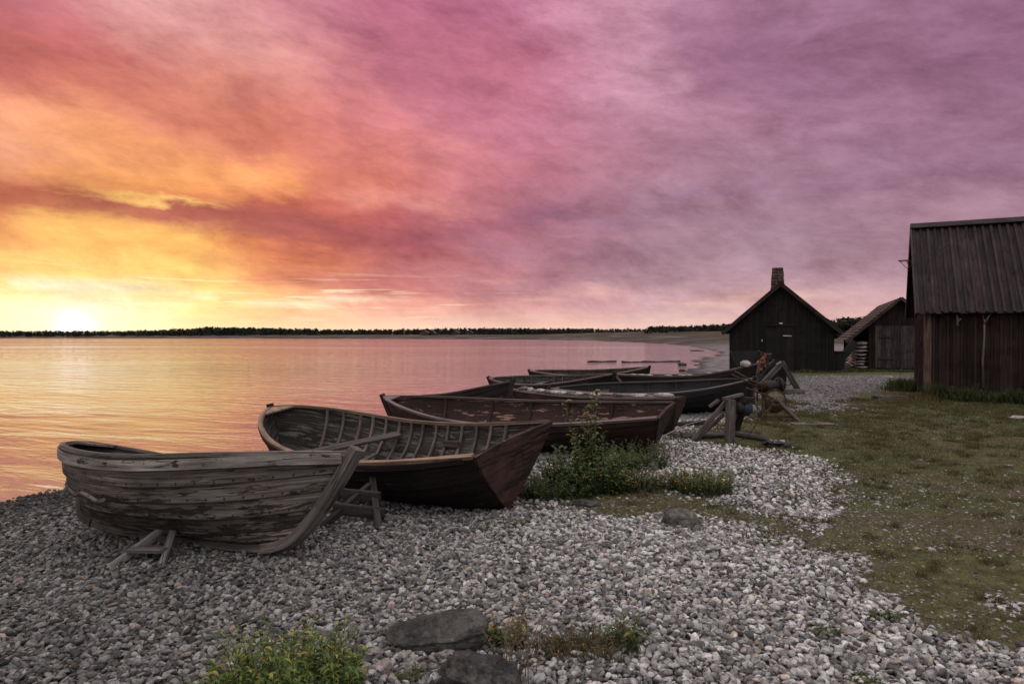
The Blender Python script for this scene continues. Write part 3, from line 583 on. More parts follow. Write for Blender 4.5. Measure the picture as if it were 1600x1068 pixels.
# ------------------------------------------------------------------ far forest
def forest():
    Vs = []; Cs = []
    specs = []
    for px in np.arange(-300, 1200, 2.2):
        top = np.interp(px, [-300, 0, 180, 260, 330, 420, 520, 600, 760, 860, 960, 1010, 1016, 1060, 1140, 1200], [516.5, 517.5, 517.5, 515.5, 512, 513, 515.5, 515, 513.5, 514, 514, 514, 510, 510, 507, 505])
        for row in range(2):
            specs.append((px + random.uniform(-2, 2), random.uniform(440, 520) if px < 1010 else random.uniform(300, 350), top + random.uniform(-1.2, 1.6) + row * .8))
    for px in np.arange(1200, 1500, 2.4):
        top = np.interp(px, [1200, 1300, 1315, 1350, 1400, 1500], [508, 505, 501, 499, 497, 495])
        for row in range(2): specs.append((px + random.uniform(-2, 2), random.uniform(170, 200), top + random.uniform(-2.5, 3) + row * 2))
    for px, D, top in specs:
        x = (px - 800) / FPX * D; y = D; z0 = g1(x, y) - .3; zt = EYE + (523 - top) / FPX * D
        if zt < z0 + 1: zt = z0 + 1.5
        H_ = zt - z0; pine = random.random() < .55; nq = 85; u = rng.uniform(0, 1, nq); wr = (H_ * .30) * (np.clip(1.15 - u, 0, 1) if pine else np.sqrt(np.clip(1 - (u * 2 - 1.0) ** 2, .05, 1))); a = rng.uniform(0, 6.28, nq); q = np.sqrt(rng.uniform(0, 1, nq)) * wr * 1.3
        c = np.stack([x + q * np.cos(a), y + q * np.sin(a), z0 + H_ * (u * .97 + .02)], 1); s = H_ * .13
        Vs.append((c[:, None, :] + rng.normal(0, s, (nq, 3, 3)) * np.array([1, 1, .8])).reshape(-1, 3)); cc = np.array([.030, .036, .016]) * random.uniform(.6, 1.5) * rng.uniform(.6, 1.4, (nq, 1)); Cs.append(np.repeat(cc, 3, 0))
    V = np.concatenate(Vs); tag(big_mesh('forest', V, np.arange(len(V)).reshape(-1, 3), M['forest'], np.concatenate(Cs), smooth=False), 'dark low pine wood along the far side of the bay', 'forest', kind='stuff')
forest()
def tiny_hut(px, D, w_, h_, lb):
    x = (px - 800) / FPX * D; t = empty('fishing_hut', (x, D, g1(x, D) - .1), R(-10)); tag(t, lb, 'hut', 'tiny far huts before the wood'); e = MB()
    e.board(-w_ / 2, 0, 0, h_ * .55, h_, 0, 4); e.board(0, w_ / 2, 0, h_, h_ * .55, 0, 4); e.build('wall', M['door'], t); e = MB()
    e.beam((-w_ * .6, 2, h_ * .5), (0, 2, h_ * 1.06), 4.6, .15); e.beam((w_ * .6, 2, h_ * .5), (0, 2, h_ * 1.06), 4.6, .15); e.build('roof', M['shingle'], t)
tiny_hut(662, 400, 4.5, 3.0, 'leftmost of the tiny far huts across the bay'); tiny_hut(675, 405, 3.6, 2.4, 'second tiny far hut from the left across the bay'); tiny_hut(710, 400, 4.5, 2.8, 'tiny far hut across the bay, third from the left'); tiny_hut(733, 410, 4.0, 2.3, 'rightmost of the tiny far huts across the bay')

# ------------------------------------------------------------------ boats
BP = {
 'b1': dict(Z=-0.04, pitch=0.053, heel=0.239, B=1.27, D=0.583, Sb=0.12, Ss=0.124, rb=0.19, rs=0.57, kb=0.08, ks=0.05, n=1.7, ws=0, ps=2.2, es=0.75, pb=3, eb=0.6, X=-2.815, Y=5.619, yaw=2.637, L=2.52),
 'b2': dict(Z=-0.091, pitch=0.011, heel=-0.15, B=1.456, D=0.58, Sb=0.251, Ss=0.171, rb=0.096, rs=0.192, kb=0.12, ks=0.05, n=1.7, ws=0.8, ps=2, es=1, pb=2.6, eb=0.62, X=-1.412, Y=7.35, yaw=2.502, L=3.368),
 'b3': dict(Z=-0.058, pitch=0.024, heel=-0.144, B=1.462, D=0.519, Sb=0.19, Ss=0.097, rb=0.26, rs=0.239, kb=0.1, ks=0.05, n=1.7, ws=0.6, ps=2, es=1, pb=2.2, eb=0.75, X=0.043, Y=10.166, yaw=2.663, L=4.128),
 'bA': dict(Z=-0.087, pitch=0.101, heel=0.133, B=1.108, D=0.493, Sb=0.044, Ss=0.195, rb=0.182, rs=0.186, kb=0.15, ks=0.05, n=1.7, ws=0, ps=2.2, es=0.8, pb=2.4, eb=0.8, X=-1.142, Y=13.256, yaw=2.683, L=2.161),
 'b4': dict(Z=-0.021, pitch=-0.003, heel=0.061, B=0.986, D=0.574, Sb=0.053, Ss=0.05, rb=0.188, rs=0.159, kb=0.15, ks=0.05, n=1.7, ws=0.6, ps=2.2, es=1, pb=2.4, eb=0.8, X=1.35, Y=11.57, yaw=2.638, L=2.676),
 'b5': dict(Z=-0.051, pitch=0.029, heel=-0.121, B=1.305, D=0.548, Sb=0.042, Ss=0.161, rb=0.197, rs=0.28, kb=0.15, ks=0.05, n=1.7, ws=0, ps=2.2, es=0.8, pb=2.4, eb=0.8, X=0.89, Y=16.69, yaw=2.52, L=3.085),
 'b6': dict(Z=-0.085, pitch=0.025, heel=-0.096, B=1.206, D=0.565, Sb=0.09, Ss=0.145, rb=0.183, rs=0.173, kb=0.15, ks=0.05, n=1.7, ws=0, ps=2.2, es=0.8, pb=2.4, eb=0.8, X=2.281, Y=20.188, yaw=2.919, L=3.12),
 'b7': dict(Z=-0.023, pitch=0.051, heel=0.015, B=1.315, D=0.577, Sb=0.066, Ss=0.242, rb=0.423, rs=0.197, kb=0.15, ks=0.05, n=1.7, ws=0, ps=2.2, es=0.8, pb=2.4, eb=0.8, X=4.593, Y=17.613, yaw=2.666, L=3.008),
 'b8': dict(Z=-0.063, pitch=0.031, heel=-0.108, B=1.418, D=0.543, Sb=0.018, Ss=0.156, rb=0.186, rs=0.166, kb=0.15, ks=0.05, n=1.7, ws=0, ps=2.2, es=0.8, pb=2.4, eb=0.8, X=2.949, Y=14.546, yaw=2.949, L=3.851),
 'b9': dict(Z=0.106, pitch=0.003, heel=-0.026, B=1.138, D=0.756, Sb=0, Ss=0.156, rb=0.2, rs=-0, kb=0.15, ks=0.05, n=1.7, ws=0.85, ps=2.2, es=0.8, pb=2.4, eb=0.8, X=9.072, Y=25.586, yaw=1.072, L=3.595),
}
def env(t, q):
    if t < .5:
        k = 1 - t / .5; return q['ws'] + (1 - q['ws']) * max(0, (1 - k ** q['ps'])) ** q['es']
    return max(0, (1 - ((t - .5) / .5) ** q['pb'])) ** q['eb']
def hullp(t, s, side, q):
    k = abs(t - .5) * 2; bow = t >= .5; sh = q['D'] + (q['Sb'] if bow else q['Ss']) * k ** 2; kz = (q['kb'] if bow else q['ks']) * k ** 5
    a = s * math.pi / 2; n = q['n'] * (1 - .35 * k ** 3); f = math.sin(a) ** (2 / n) if a > 0 else 0; g = 1 - max(0, math.cos(a)) ** (2 / n)
    if s <= 0: f = g = 0
    if s >= 1: f = g = 1
    x = (t - .5) * q['L'] + ((q['rb'] if bow else -q['rs']) * k ** 4 * (g ** q.get('rp', .8)))
    return Vector((x, side * q['B'] / 2 * env(t, q) * f, kz + (sh - kz) * g))
def hnorm(t, s, side, q):
    t0, t1 = max(0, t - .01), min(1, t + .01); s0, s1 = max(0.001, s - .02), min(1, s + .02)
    d = (hullp(t1, s, side, q) - hullp(t0, s, side, q)).cross(hullp(t, s1, side, q) - hullp(t, s0, side, q)) * (-side)
    return d.normalized() if d.length > 1e-9 else Vector((0, side, 0))
def tsamp(n): return [.5 - .5 * math.cos(math.pi * i / n) * (.35 + .65 * abs(math.cos(math.pi * i / n))) for i in range(n + 1)]
def boat(key, label, mats, strakes=7, ribs=10, thwarts=(.3, .55), holes=(), group='old wooden boats drawn up on the shore', extra=None, rim_w=.05, th_=.016, stem_w=.055, ribw=.032, nt=44, stop=.05):
    q = BP[key]; root = empty('wooden_boat'); root.rotation_mode = 'XYZ'
    root.matrix_world = Matrix.Translation((q['X'], q['Y'], q['Z'])) @ Matrix.Rotation(q['yaw'], 4, 'Z') @ Matrix.Rotation(q['pitch'], 4, 'Y') @ Matrix.Rotation(q['heel'], 4, 'X')
    tag(root, label, 'boat', group)
    out, inn, rim, trm, stm, rb = mats; ts = tsamp(nt); mo = MB(); mi = MB(); sp = [0] + [(i / strakes) ** .9 for i in range(1, strakes + 1)]
    for side in (1, -1):
        for k in range(strakes):
            mo.id += 1; mi.id = mo.id; s0, s1 = sp[k], sp[k + 1]; sub = [s0 - (.02 if k else 0), (s0 + s1) / 2, s1]
            wav = random.uniform(0, 9); L = 0; ul = [0]
            rowsO, rowsI = [], []
            for i, t in enumerate(ts):
                o_, i_ = [], []; wob = .004 * math.sin(t * 13 + wav)
                for j, s in enumerate(sub):
                    p = hullp(t, s, side, q); nn = hnorm(min(max(t, .02), .98), s, side, q); fade = min(1, min(t if q['ws'] == 0 else 1, 1 - t) * 9 + .12)
                    off = (th_ * (1 - j / 2) + wob) * fade; o_.append(p + nn * (off + .002)); i_.append(p + nn * (off * .8 - th_ * .8 * fade))
                rowsO.append(o_); rowsI.append(i_)
                if i: L += (rowsO[i][1] - rowsO[i - 1][1]).length; ul.append(L)
            vs = [p for r_ in rowsO for p in r_]; fs = []; us = []; ro = k * 3.1 + side
            for i in range(len(ts) - 1):
                if any(h[0] == side and h[1] == k and h[2] <= ts[i] <= h[3] for h in holes): continue
                for j in range(2):
                    f = [i * 3 + j, (i + 1) * 3 + j, (i + 1) * 3 + j + 1, i * 3 + j + 1]; uv = [(ro + ul[i], mo.id + j * .5), (ro + ul[i + 1], mo.id + j * .5), (ro + ul[i + 1], mo.id + j * .5 + .49), (ro + ul[i], mo.id + j * .5 + .49)]
                    if side == 1: f = f[::-1]; uv = uv[::-1]
                    fs.append(f); us.append(uv)
            mo.add(vs, fs, us)
            # lower edge of the strake, then the inner face
            ev = [r_[0] for r_ in rowsO] + [r_[0] for r_ in rowsI]; n_ = len(ts); ok = [not any(h[0] == side and h[1] == k and h[2] <= ts[i] <= h[3] for h in holes) for i in range(n_ - 1)]
            mo.add(ev, [[i, i + 1, n_ + i + 1, n_ + i] for i in range(n_ - 1) if ok[i]], [[(ro + ul[i], mo.id), (ro + ul[i + 1], mo.id), (ro + ul[i + 1], mo.id + .03), (ro + ul[i], mo.id + .03)] for i in range(n_ - 1) if ok[i]])
            fs = []; us = []
            for i in range(len(ts) - 1):
                if not ok[i]: continue
                for j in range(2):
                    f = [i * 3 + j, i * 3 + j + 1, (i + 1) * 3 + j + 1, (i + 1) * 3 + j]; uv = [(ro + ul[i], mo.id + j * .5), (ro + ul[i], mo.id + j * .5 + .49), (ro + ul[i + 1], mo.id + j * .5 + .49), (ro + ul[i + 1], mo.id + j * .5)]
                    if side == 1: f = f[::-1]; uv = uv[::-1]
                    fs.append(f); us.append(uv)
            mi.add([p for r_ in rowsI for p in r_], fs, us)
    mo.build('hull', M[out], root); mi.build('inner_planking', M[inn], root)
    for side in (1, -1):
        e = MB(); pts = [hullp(t, 1, side, q) + Vector((0, 0, .004)) for t in ts]
        e.sweep(pts, rim_w, .032, [hnorm(min(max(t, .03), .97), .97, side, q) for t in ts]); e.build('gunwale', M[rim], root)
    # keel
    e = MB(); kt = [t for t in ts]; e.sweep([hullp(t, 0, 1, q) + Vector((0, 0, -.03)) for t in kt], .045, .07, (0, 1, 0)); e.build('keel', M[stm], root)
    # pointed ends get a stem, square ends a transom
    def stem(t, top=.05, wd=stem_w, dp=.075):
        e = MB(); sg = 1 if t > .5 else -1; pts = [hullp(abs(t - .06), 0, 1, q) + Vector((0, 0, -.04)), hullp(abs(t - .02), 0, 1, q) + Vector((sg * .01, 0, -.035))] + [hullp(t, s, 0, q) + Vector((sg * (.028 + .01 * s), 0, -.02 * (1 - s))) for s in [i / 14 for i in range(1, 15)]]
        d = (pts[-1] - pts[-3]).normalized(); pts.append(pts[-1] + d * top); e.sweep(pts, wd, dp, (0, 1, 0)); return e.build('stem', M[stm], root)
    stem(1.0, top=stop)
    if q['ws'] == 0: stem(0.0, wd=stem_w * 1.2)
    else:
        e = MB(); n_ = 14; ss = [i / n_ for i in range(n_ + 1)]; off = Vector((-.016, 0, 0)); vs = []
        for d_ in (Vector((-.036, 0, 0)), Vector((.006, 0, 0))):
            for s in ss:
                a = hullp(0, s, 1, q) + d_; b = hullp(0, s, -1, q) + d_; kk = 1.02 if s > .02 else 1
                for u_ in (0, .25, .5, .75, 1): p = a.lerp(b, u_); p.y *= kk; p.z += .025 * math.sin(u_ * math.pi) * (s == 1); vs.append(p)
        m_ = (n_ + 1) * 5; fs = []; us = []
        uvp = lambda i: (vs[i].y + 3, e.id + .5 + vs[i].z / .19)
        for i in range(n_):
            for j in range(4):
                a = i * 5 + j; fs.append([a, a + 5, a + 6, a + 1]); us.append([uvp(x) for x in fs[-1]]); fs.append([m_ + a, m_ + a + 1, m_ + a + 6, m_ + a + 5]); us.append([uvp(x) for x in fs[-1]])
            for c_ in (0, 4): a = i * 5 + c_; fs.append([a, m_ + a, m_ + a + 5, a + 5]); us.append([uvp(x) for x in fs[-1]])
        for j in range(4): a = n_ * 5 + j; fs.append([a, a + m_, a + m_ + 1, a + 1]); us.append([uvp(x) for x in fs[-1]])
        e.add(vs, fs, us); e.build('transom', M[trm], root)
    for i in range(ribs):
        t = .1 + .82 * (i + .5) / ribs + random.uniform(-.006, .006); e = MB(); pts = []; ups = []
        for s in [x / 9 for x in range(-9, 10)]:
            sd_ = 1 if s >= 0 else -1; nn = hnorm(t, max(abs(s), .08), sd_, q); pts.append(hullp(t, abs(s) * .985, sd_, q) - nn * .022); ups.append(Vector((1, 0, 0)))
        e.sweep(pts, ribw, .026, ups); e.build('rib', M[rb], root)
    for t in thwarts:
        e = MB(); a = hullp(t, .80, 1, q); b = hullp(t, .80, -1, q); e.beam(a + Vector((0, -.01, 0)), b + Vector((0, .01, 0)), .20, .028); e.build('thwart', M[rb], root)
    # breast hook at the bow
    e = MB(); a = hullp(.965, 1, 1, q); b = hullp(.965, 1, -1, q); c = hullp(.998, 1, 0, q); dz = Vector((0, 0, .018)); vs = [a, b, c, a + dz, b + dz, c + dz]
    e.add(vs, [[3, 4, 5], [2, 1, 0], [0, 1, 4, 3], [1, 2, 5, 4], [2, 0, 3, 5]], [[(v_.x * 1.0, e.id + .5 + v_.y * 2) for v_ in [vs[i] for i in f]] for f in [[3, 4, 5], [2, 1, 0], [0, 1, 4, 3], [1, 2, 5, 4], [2, 0, 3, 5]]]); e.build('breast_hook', M[rim], root)
    if extra: extra(root, q)
    return root, q
def bw(root, v): return root.matrix_world @ Vector(v)

def ex1(root, q):
    # a moulding batten along the near side and an outer rubbing strake
    e = MB(); ts = [.56 + .40 * i / 16 for i in range(17)]; pts = [hullp(t, .60 - .02 * math.sin(i), 1, q) + hnorm(min(t, .97), .6, 1, q) * .035 for i, t in enumerate(ts)]
    e.sweep(pts, .035, .03, [hnorm(min(t, .97), .6, 1, q) for t in ts], taper=lambda u: .5 + .5 * math.sin(math.pi * min(1, u * 1.2 + .1))); e.build('rubbing_batten', M['grey'], root)
    e = MB(); ts = [.004 + .975 * i / 36 for i in range(37)]; e.sweep([hullp(t, .90, 1, q) + hnorm(t, .93, 1, q) * .03 for t in ts], .022, .075, [hnorm(t, .93, 1, q) for t in ts]); e.build('rubbing_strake', M['grey'], root)
BP['b1']['rp'] = .62
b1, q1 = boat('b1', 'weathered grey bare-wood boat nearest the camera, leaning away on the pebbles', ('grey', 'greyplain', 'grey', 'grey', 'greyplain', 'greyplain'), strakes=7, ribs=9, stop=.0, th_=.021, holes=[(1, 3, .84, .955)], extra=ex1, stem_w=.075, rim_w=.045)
def ex2(root, q):
    e = MB(); e.beam(hullp(.2, .02, 1, q) + Vector((0, .10, .05)), hullp(.8, .02, 1, q) + Vector((0, .10, .05)), .15, .02); e.build('floorboard', M['greyplain'], root)
    e = MB(); e.beam(hullp(.2, .02, 1, q) + Vector((0, -.10, .05)), hullp(.8, .02, 1, q) + Vector((0, -.10, .05)), .15, .02); e.build('floorboard', M['brown_in'], root)
    e = MB(); n_ = hnorm(.30, .7, -1, q); p = hullp(.30, .72, -1, q) - n_ * .05; p2 = hullp(.37, .72, -1, q) - n_ * .05; e.beam(p, p2, .03, .07); e.build('patch', M['greyplain'], root)
    e = MB(); ts = [.02 + .95 * i / 30 for i in range(31)]
    for sd_ in (1,): e.sweep([hullp(t, .93, sd_, q) + hnorm(t, .93, sd_, q) * .022 for t in ts], .02, .05, [hnorm(t, .93, sd_, q) for t in ts])
    e.build('rubbing_strake', M['black_out'], root)
    e = MB()
    for t in (.6, .66): e.beam(hullp(t, .5, 1, q) + Vector((0, -.1, .04)), hullp(t, .5, -1, q) + Vector((.12, .1, .06)), .05, .03)
    e.build('loose_slat', M['greyplain'], root)
b2, q2 = boat('b2', 'open brown boat with a row of ribs, rim coloured like orange sunset light and broad red transom', ('black_out', 'brown_in', 'rim', 'redtransom', 'black_out', 'rimdark'), strakes=8, ribs=14, thwarts=(), extra=ex2)
b3, q3 = boat('b3', 'faded red boat with peeling paint inside, behind the leafy bush', ('redbrown', 'redin', 'rimdark', 'redbrown', 'redbrown', 'redbrown'), strakes=6, ribs=5, thwarts=(), ribw=.05)
b4, q4 = boat('b4', 'brown boat topped with a row of stones, close behind the faded red boat', ('redbrown', 'redbrown', 'rimdark', 'redbrown', 'redbrown', 'redbrown'), strakes=6, ribs=4, thwarts=(), nt=30)
bA, qA = boat('bA', 'small dark boat with its end rising high, between the faded red boat and the water', ('black_out', 'black_out', 'rimblack', 'tar', 'tar', 'tar'), strakes=6, ribs=5, thwarts=(.5,), nt=30)
b5, q5 = boat('b5', 'dark open boat with a plank thwart, second farthest towards the water', ('black_out', 'brown_in', 'rimdark', 'tar', 'black_out', 'brown_in'), strakes=6, ribs=12, thwarts=(.62, .2), nt=30)
b6, q6 = boat('b6', 'slim dark boat farthest towards the water with both ends raised', ('black_out', 'brown_in', 'rimdark', 'tar', 'black_out', 'black_out'), strakes=6, ribs=6, thwarts=(.4,), nt=30)
b7, q7 = boat('b7', 'dark boat with a brown upper plank, its pointed bow overhanging the tarred boat', ('black_out', 'black_out', 'rimdark', 'tar', 'rimdark', 'tar'), strakes=6, ribs=5, thwarts=(.5,), nt=30)
b8, q8 = boat('b8', 'black tarred boat beside the two old winches', ('tar', 'tar', 'rimblack', 'tar', 'tar', 'tar'), strakes=6, ribs=5, thwarts=(.75,), nt=34)
b9, q9 = boat('b9', 'black square-ended boat in front of the shed with the stone chimney', ('tar', 'tar', 'rimblack', 'tar', 'tar', 'tar'), strakes=5, ribs=3, thwarts=(), nt=24)

# long plank lying inside the open brown boat
e = MB(); pa = bw(b2, hullp(.73, .80, 1, q2)) + Vector((.04, .05, .0)); pb = bw(b2, hullp(.59, .80, -1, q2)) + Vector((-.02, -.05, .0)); e.beam(Vector(), pb - pa, .11, .03, up=(0, -.35, .9)); o = e.build('loose_plank', M['greyplain']); o.location = pa; tag(o, 'long grey plank lying slantwise inside the open brown boat', 'plank')
# stones on the boats
k_ = 0
for i, (t, w_) in enumerate(((.93, .22), (.88, .13), (.80, .24), (.75, .17), (.69, .22), (.64, .20), (.57, .28), (.52, .15), (.42, .20), (.28, .18), (.16, .32), (.05, .34))):
    p = bw(b4, hullp(t, 1, 1, q4)); rock('ballast_stone', 'pale stone lying on the edge of the stone-topped boat', 'stone', (p.x + .03, p.y + .05), (w_, .15, .085), -.4, (0, 0), 'palestone' if i % 3 else 'rockgrey', 80 + i, 3, .08, group='stones laid along the stone-topped boat', absz=p.z + .045)
e = MB(); pa = bw(b4, hullp(.95, 1, 0, q4)); pb = bw(b4, hullp(.04, 1, 0, q4)); e.beam(Vector(), pb - pa, .36, .03); o = e.build('cover_board', M['rimdark']); o.location = pa + Vector((0, 0, .012)); tag(o, 'long board laid along the top of the stone-topped boat', 'board')
p = bw(b7, hullp(.06, 1, 1, q7)); rock('ballast_stone', 'pale round stone on the high end of the boat with the brown upper plank', 'stone', (p.x, p.y), (.26, .2, .18), .2, (0, 0), 'palestone', 97, 3, absz=p.z + .07)
for i, t in enumerate((.9, .84, .78, .62, .5, .45, .3, .22)):
    p = bw(b7, hullp(t, 1, 1, q7)); rock('ballast_stone', 'flat pale chip lying on the rim of the boat with the brown upper plank', 'stone', (p.x, p.y + .03), (.24, .08, .045), -.5, (0, 0), 'palestone', 100 + i, 2, group='pale chips along one rim', absz=p.z + .03)

# ------------------------------------------------------------------ trestles under the boats
def beams(name, mat, lst, parent, origin):
    e = MB()
    for a, b, w_, h_ in lst: e.beam(Vector(a) - origin, Vector(b) - origin, w_, h_)
    return e.build(name, M[mat], parent)
o_ = Vector((-2.75, 5.15, g1(-2.75, 5.15))); t = empty('trestle', o_); tag(t, 'wooden trestle with a short cross board under the grey boat', 'trestle')
gz = lambda x, y: g1(x, y)
beams('leg', 'palegrey', [((-2.97, 5.02, gz(-2.97, 5.02)), (-2.72, 5.42, .10), .05, .05)], t, o_); beams('leg', 'palegrey', [((-2.55, 4.95, gz(-2.55, 4.95) - .01), (-2.64, 5.35, .12), .05, .05)], t, o_)
beams('cross_board', 'palegrey', [((-2.88, 5.16, -.02), (-2.58, 5.08, .0), .13, .025)], t, o_); beams('top_block', 'greyplain', [((-2.68, 5.3, .08), (-2.63, 5.5, .14), .10, .05)], t, o_)
o_ = Vector((-1.35, 6.0, g1(-1.35, 6))); t = empty('trestle', o_); tag(t, 'dark wooden trestle under the open brown boat', 'trestle')
beams('leg', 'oldgrey', [((-1.13, 5.78, gz(-1.13, 5.78)), (-1.3, 6.35, .26), .06, .06)], t, o_); beams('leg', 'oldgrey', [((-1.65, 5.85, gz(-1.65, 5.85)), (-1.3, 6.25, .22), .06, .06)], t, o_)
beams('cross_board', 'oldgrey', [((-1.58, 6.02, .07), (-1.12, 5.98, .03), .04, .10)], t, o_); beams('cross_board', 'oldgrey', [((-1.55, 6.2, .16), (-1.18, 6.1, .15), .04, .09)], t, o_)
for bk, tt, lb in ((b3, .75, 'wooden block holding up the water end of the faded red boat'), (b8, .2, 'wooden block under the near end of the black tarred boat'), (b6, .8, 'wooden block under the slim dark boat farthest towards the water')):
    p = bw(bk, ((tt - .5) * 3, 0, -.06)); gzz = g1(p.x, p.y)
    if p.z - gzz > .03: e = MB(); e.beam((-.25, 0, (p.z - gzz) / 2), (.25, 0, (p.z - gzz) / 2), .14, p.z - gzz + .02); o = e.build('keel_block', M['greyplain']); o.location = (p.x, p.y, gzz); tag(o, lb, 'block')

# ------------------------------------------------------------------ sheds
def frame_(x, y, yaw): return Matrix.Translation((x, y, g1(x, y))) @ Matrix.Rotation(yaw, 4, 'Z')
def plank_wall(mb, x0, x1, top, y, base=-.1, bw_=.16, batten=.05, jit=.012, face=-1):
    """upright boards with battens over the joints; top(x) gives the height"""
    x = x0; i = 0
    while x < x1 - .01:
        w_ = min(bw_ * random.uniform(.8, 1.25), x1 - x); d = random.uniform(0, jit)
        mb.board(x, x + w_ - .004, base, top(x), top(x + w_), y + face * d, y - face * .03)
        if batten and x > x0: mb.board(x - batten / 2, x + batten / 2, base + random.uniform(0, .05), top(x) - .01, top(x) - .01, y + face * (jit + .022), y + face * (jit + .001))
        x += w_
def shed_root(name, label, x, y, yaw):
    r = empty(name, (x, y, g1(x, y)), yaw); return tag(r, label, 'shed')
def side_wall(mb, xx, y0, y1, h, face):
    keep = mb.M.copy(); mb.M = Matrix(((0, -1, 0, xx), (1, 0, 0, 0), (0, 0, 1, 0), (0, 0, 0, 1))) @ Matrix() ; plank_wall(mb, y0, y1, lambda a: h, 0, face=face); mb.M = keep
def roof_plane(mb, x0, z0, x1, z1, y0, y1, th=.05, bw_=.18, along='slope', batten=True, rag=.03):
    """boards from eave (x0,z0) to ridge (x1,z1), laid side by side along y"""
    y = y0; i = 0; d = Vector((x1 - x0, 0, z1 - z0)); L = d.length; d.normalize(); nrm = Vector((-d.z, 0, d.x)) if d.x > 0 else Vector((d.z, 0, -d.x))
    while y < y1 - .01:
        w_ = min(bw_ * random.uniform(.85, 1.2), y1 - y); a = Vector((x0, y + w_ / 2, z0)) - d * random.uniform(0, rag); b = Vector((x1, y + w_ / 2, z1))
        up = random.uniform(0, .012); mb.beam(a + nrm * (th / 2 + up), b + nrm * (th / 2 + up), w_ - .006, th * .6, up=nrm)
        if batten: mb.beam(a - Vector((0, w_ / 2, 0)) + nrm * (th + .030), b - Vector((0, w_ / 2, 0)) + nrm * (th + .030), .062, .028, up=nrm)
        y += w_
# shed with the stone chimney
A = shed_root('shed', 'black board shed with a stone chimney standing gable-on beyond the boats', 11.8, 30.0, R(-21.5))
W2, EV, RG, DP = 2.12, 1.95, 3.84, 5.5
gt = lambda x: EV + (RG - EV) * (1 - abs(x) / W2)
e = MB(); plank_wall(e, -W2, W2, gt, 0, bw_=.14, batten=.045); plank_wall(e, -W2, W2, gt, DP, face=1); side_wall(e, -W2, 0, DP, EV, 1); side_wall(e, W2, 0, DP, EV, -1); e.build('wall', M['shedwall'], A)
e = MB()
for s in (-1, 1): roof_plane(e, s * (W2 + .30), EV - .27, 0, RG, -.3, DP + .3, batten=False, bw_=.25)
e.beam((0, -.32, RG + .07), (0, DP + .3, RG + .07), .22, .05)
rf = e.build('roof', M['shedroof'], A)
e = MB()
for s in (-1, 1): e.beam((s * (W2 + .32), -.33, EV - .26), (0, -.33, RG + .02), .04, .16, up=(0, 0, 1))
e.build('bargeboard', M['shedwall2'], A)
V0, F0 = ICO[4]; e = MB(); e.M = Matrix.Translation((-.12, 1.0, RG - .6)); 
cv = []; 
def stack(w0, w1, h0, h1, n, parent, nm, mat, seed, loc):
    """masonry: irregular squared stones in courses"""
    r = np.random.default_rng(seed); V1, F1 = ICO[3]; Vs = []; Fs = []; o = 0; z = h0; i = 0
    while z < h1:
        hh_ = r.uniform(.10, .16); k = (z - h0) / (h1 - h0); hw = (w0 + (w1 - w0) * k) / 2
        for sx in (-1, 1):
            for sy in (-1, 1):
                cut = r.uniform(-.3, .3) * hw; v = np.sign(V1) * np.abs(V1) ** .42 * np.array([hw * .53, hw * .53, hh_ * .52]) + np.array([sx * hw * .47 + cut * .2, sy * hw * .47, z + hh_ / 2]) + r.normal(0, .006, V1.shape)
                Vs.append(v); Fs.append(F1 + o); o += len(V1)
        z += hh_
    ob = big_mesh(nm, np.concatenate(Vs), np.concatenate(Fs), M[mat], parent=parent); ob.location = loc; return ob
stack(.66, .46, 0, 1.32, 4, rf, 'chimney', 'chimney', 4, (-.13, .8, RG - .61))
e = MB(); plank_wall(e, -.62, .56, lambda x: 2.02, -.075, base=.05, bw_=.19, batten=0); dr = e.build('door', M['shedwall'], A)
e = MB(); e.beam((-.66, -.11, 2.07), (.66, -.11, 2.07), .04, .07); e.build('lintel', M['shedwall2'], A)
e = MB(); e.beam((.10, -.13, 1.60), (.45, -.13, 1.59), .02, .035); e.build('latch', M['white'], dr)
e = MB(); e.board(-.06, .08, 2.12, 2.17, 2.17, -.14, -.10); e.build('plate', M['white'], A)
e = MB(); e.tube([(-.75, -.10, 1.30), (-.76, -.13, 1.38), (-.75, -.10, 1.44)], .018, 6); e.build('hook', M['white'], A)
bx = empty('storage_crate', (13.95, 29.6, g1(13.95, 29.6)), R(-21.5)); tag(bx, 'low black wooden box against the side of the chimney shed', 'box'); e = MB(); plank_wall(e, -.1, .42, lambda x: .84, 0, base=0, bw_=.2, batten=.03); plank_wall(e, -.1, .42, lambda x: .84, .9, base=0, face=1); side_wall(e, .42, 0, .9, .84, -1); side_wall(e, -.1, 0, .9, .84, 1); e.build('body', M['tar'], bx); e = MB(); e.beam((-.14, .45, .87), (.46, .45, .87), 1.0, .04); e.build('lid', M['tar'], bx)
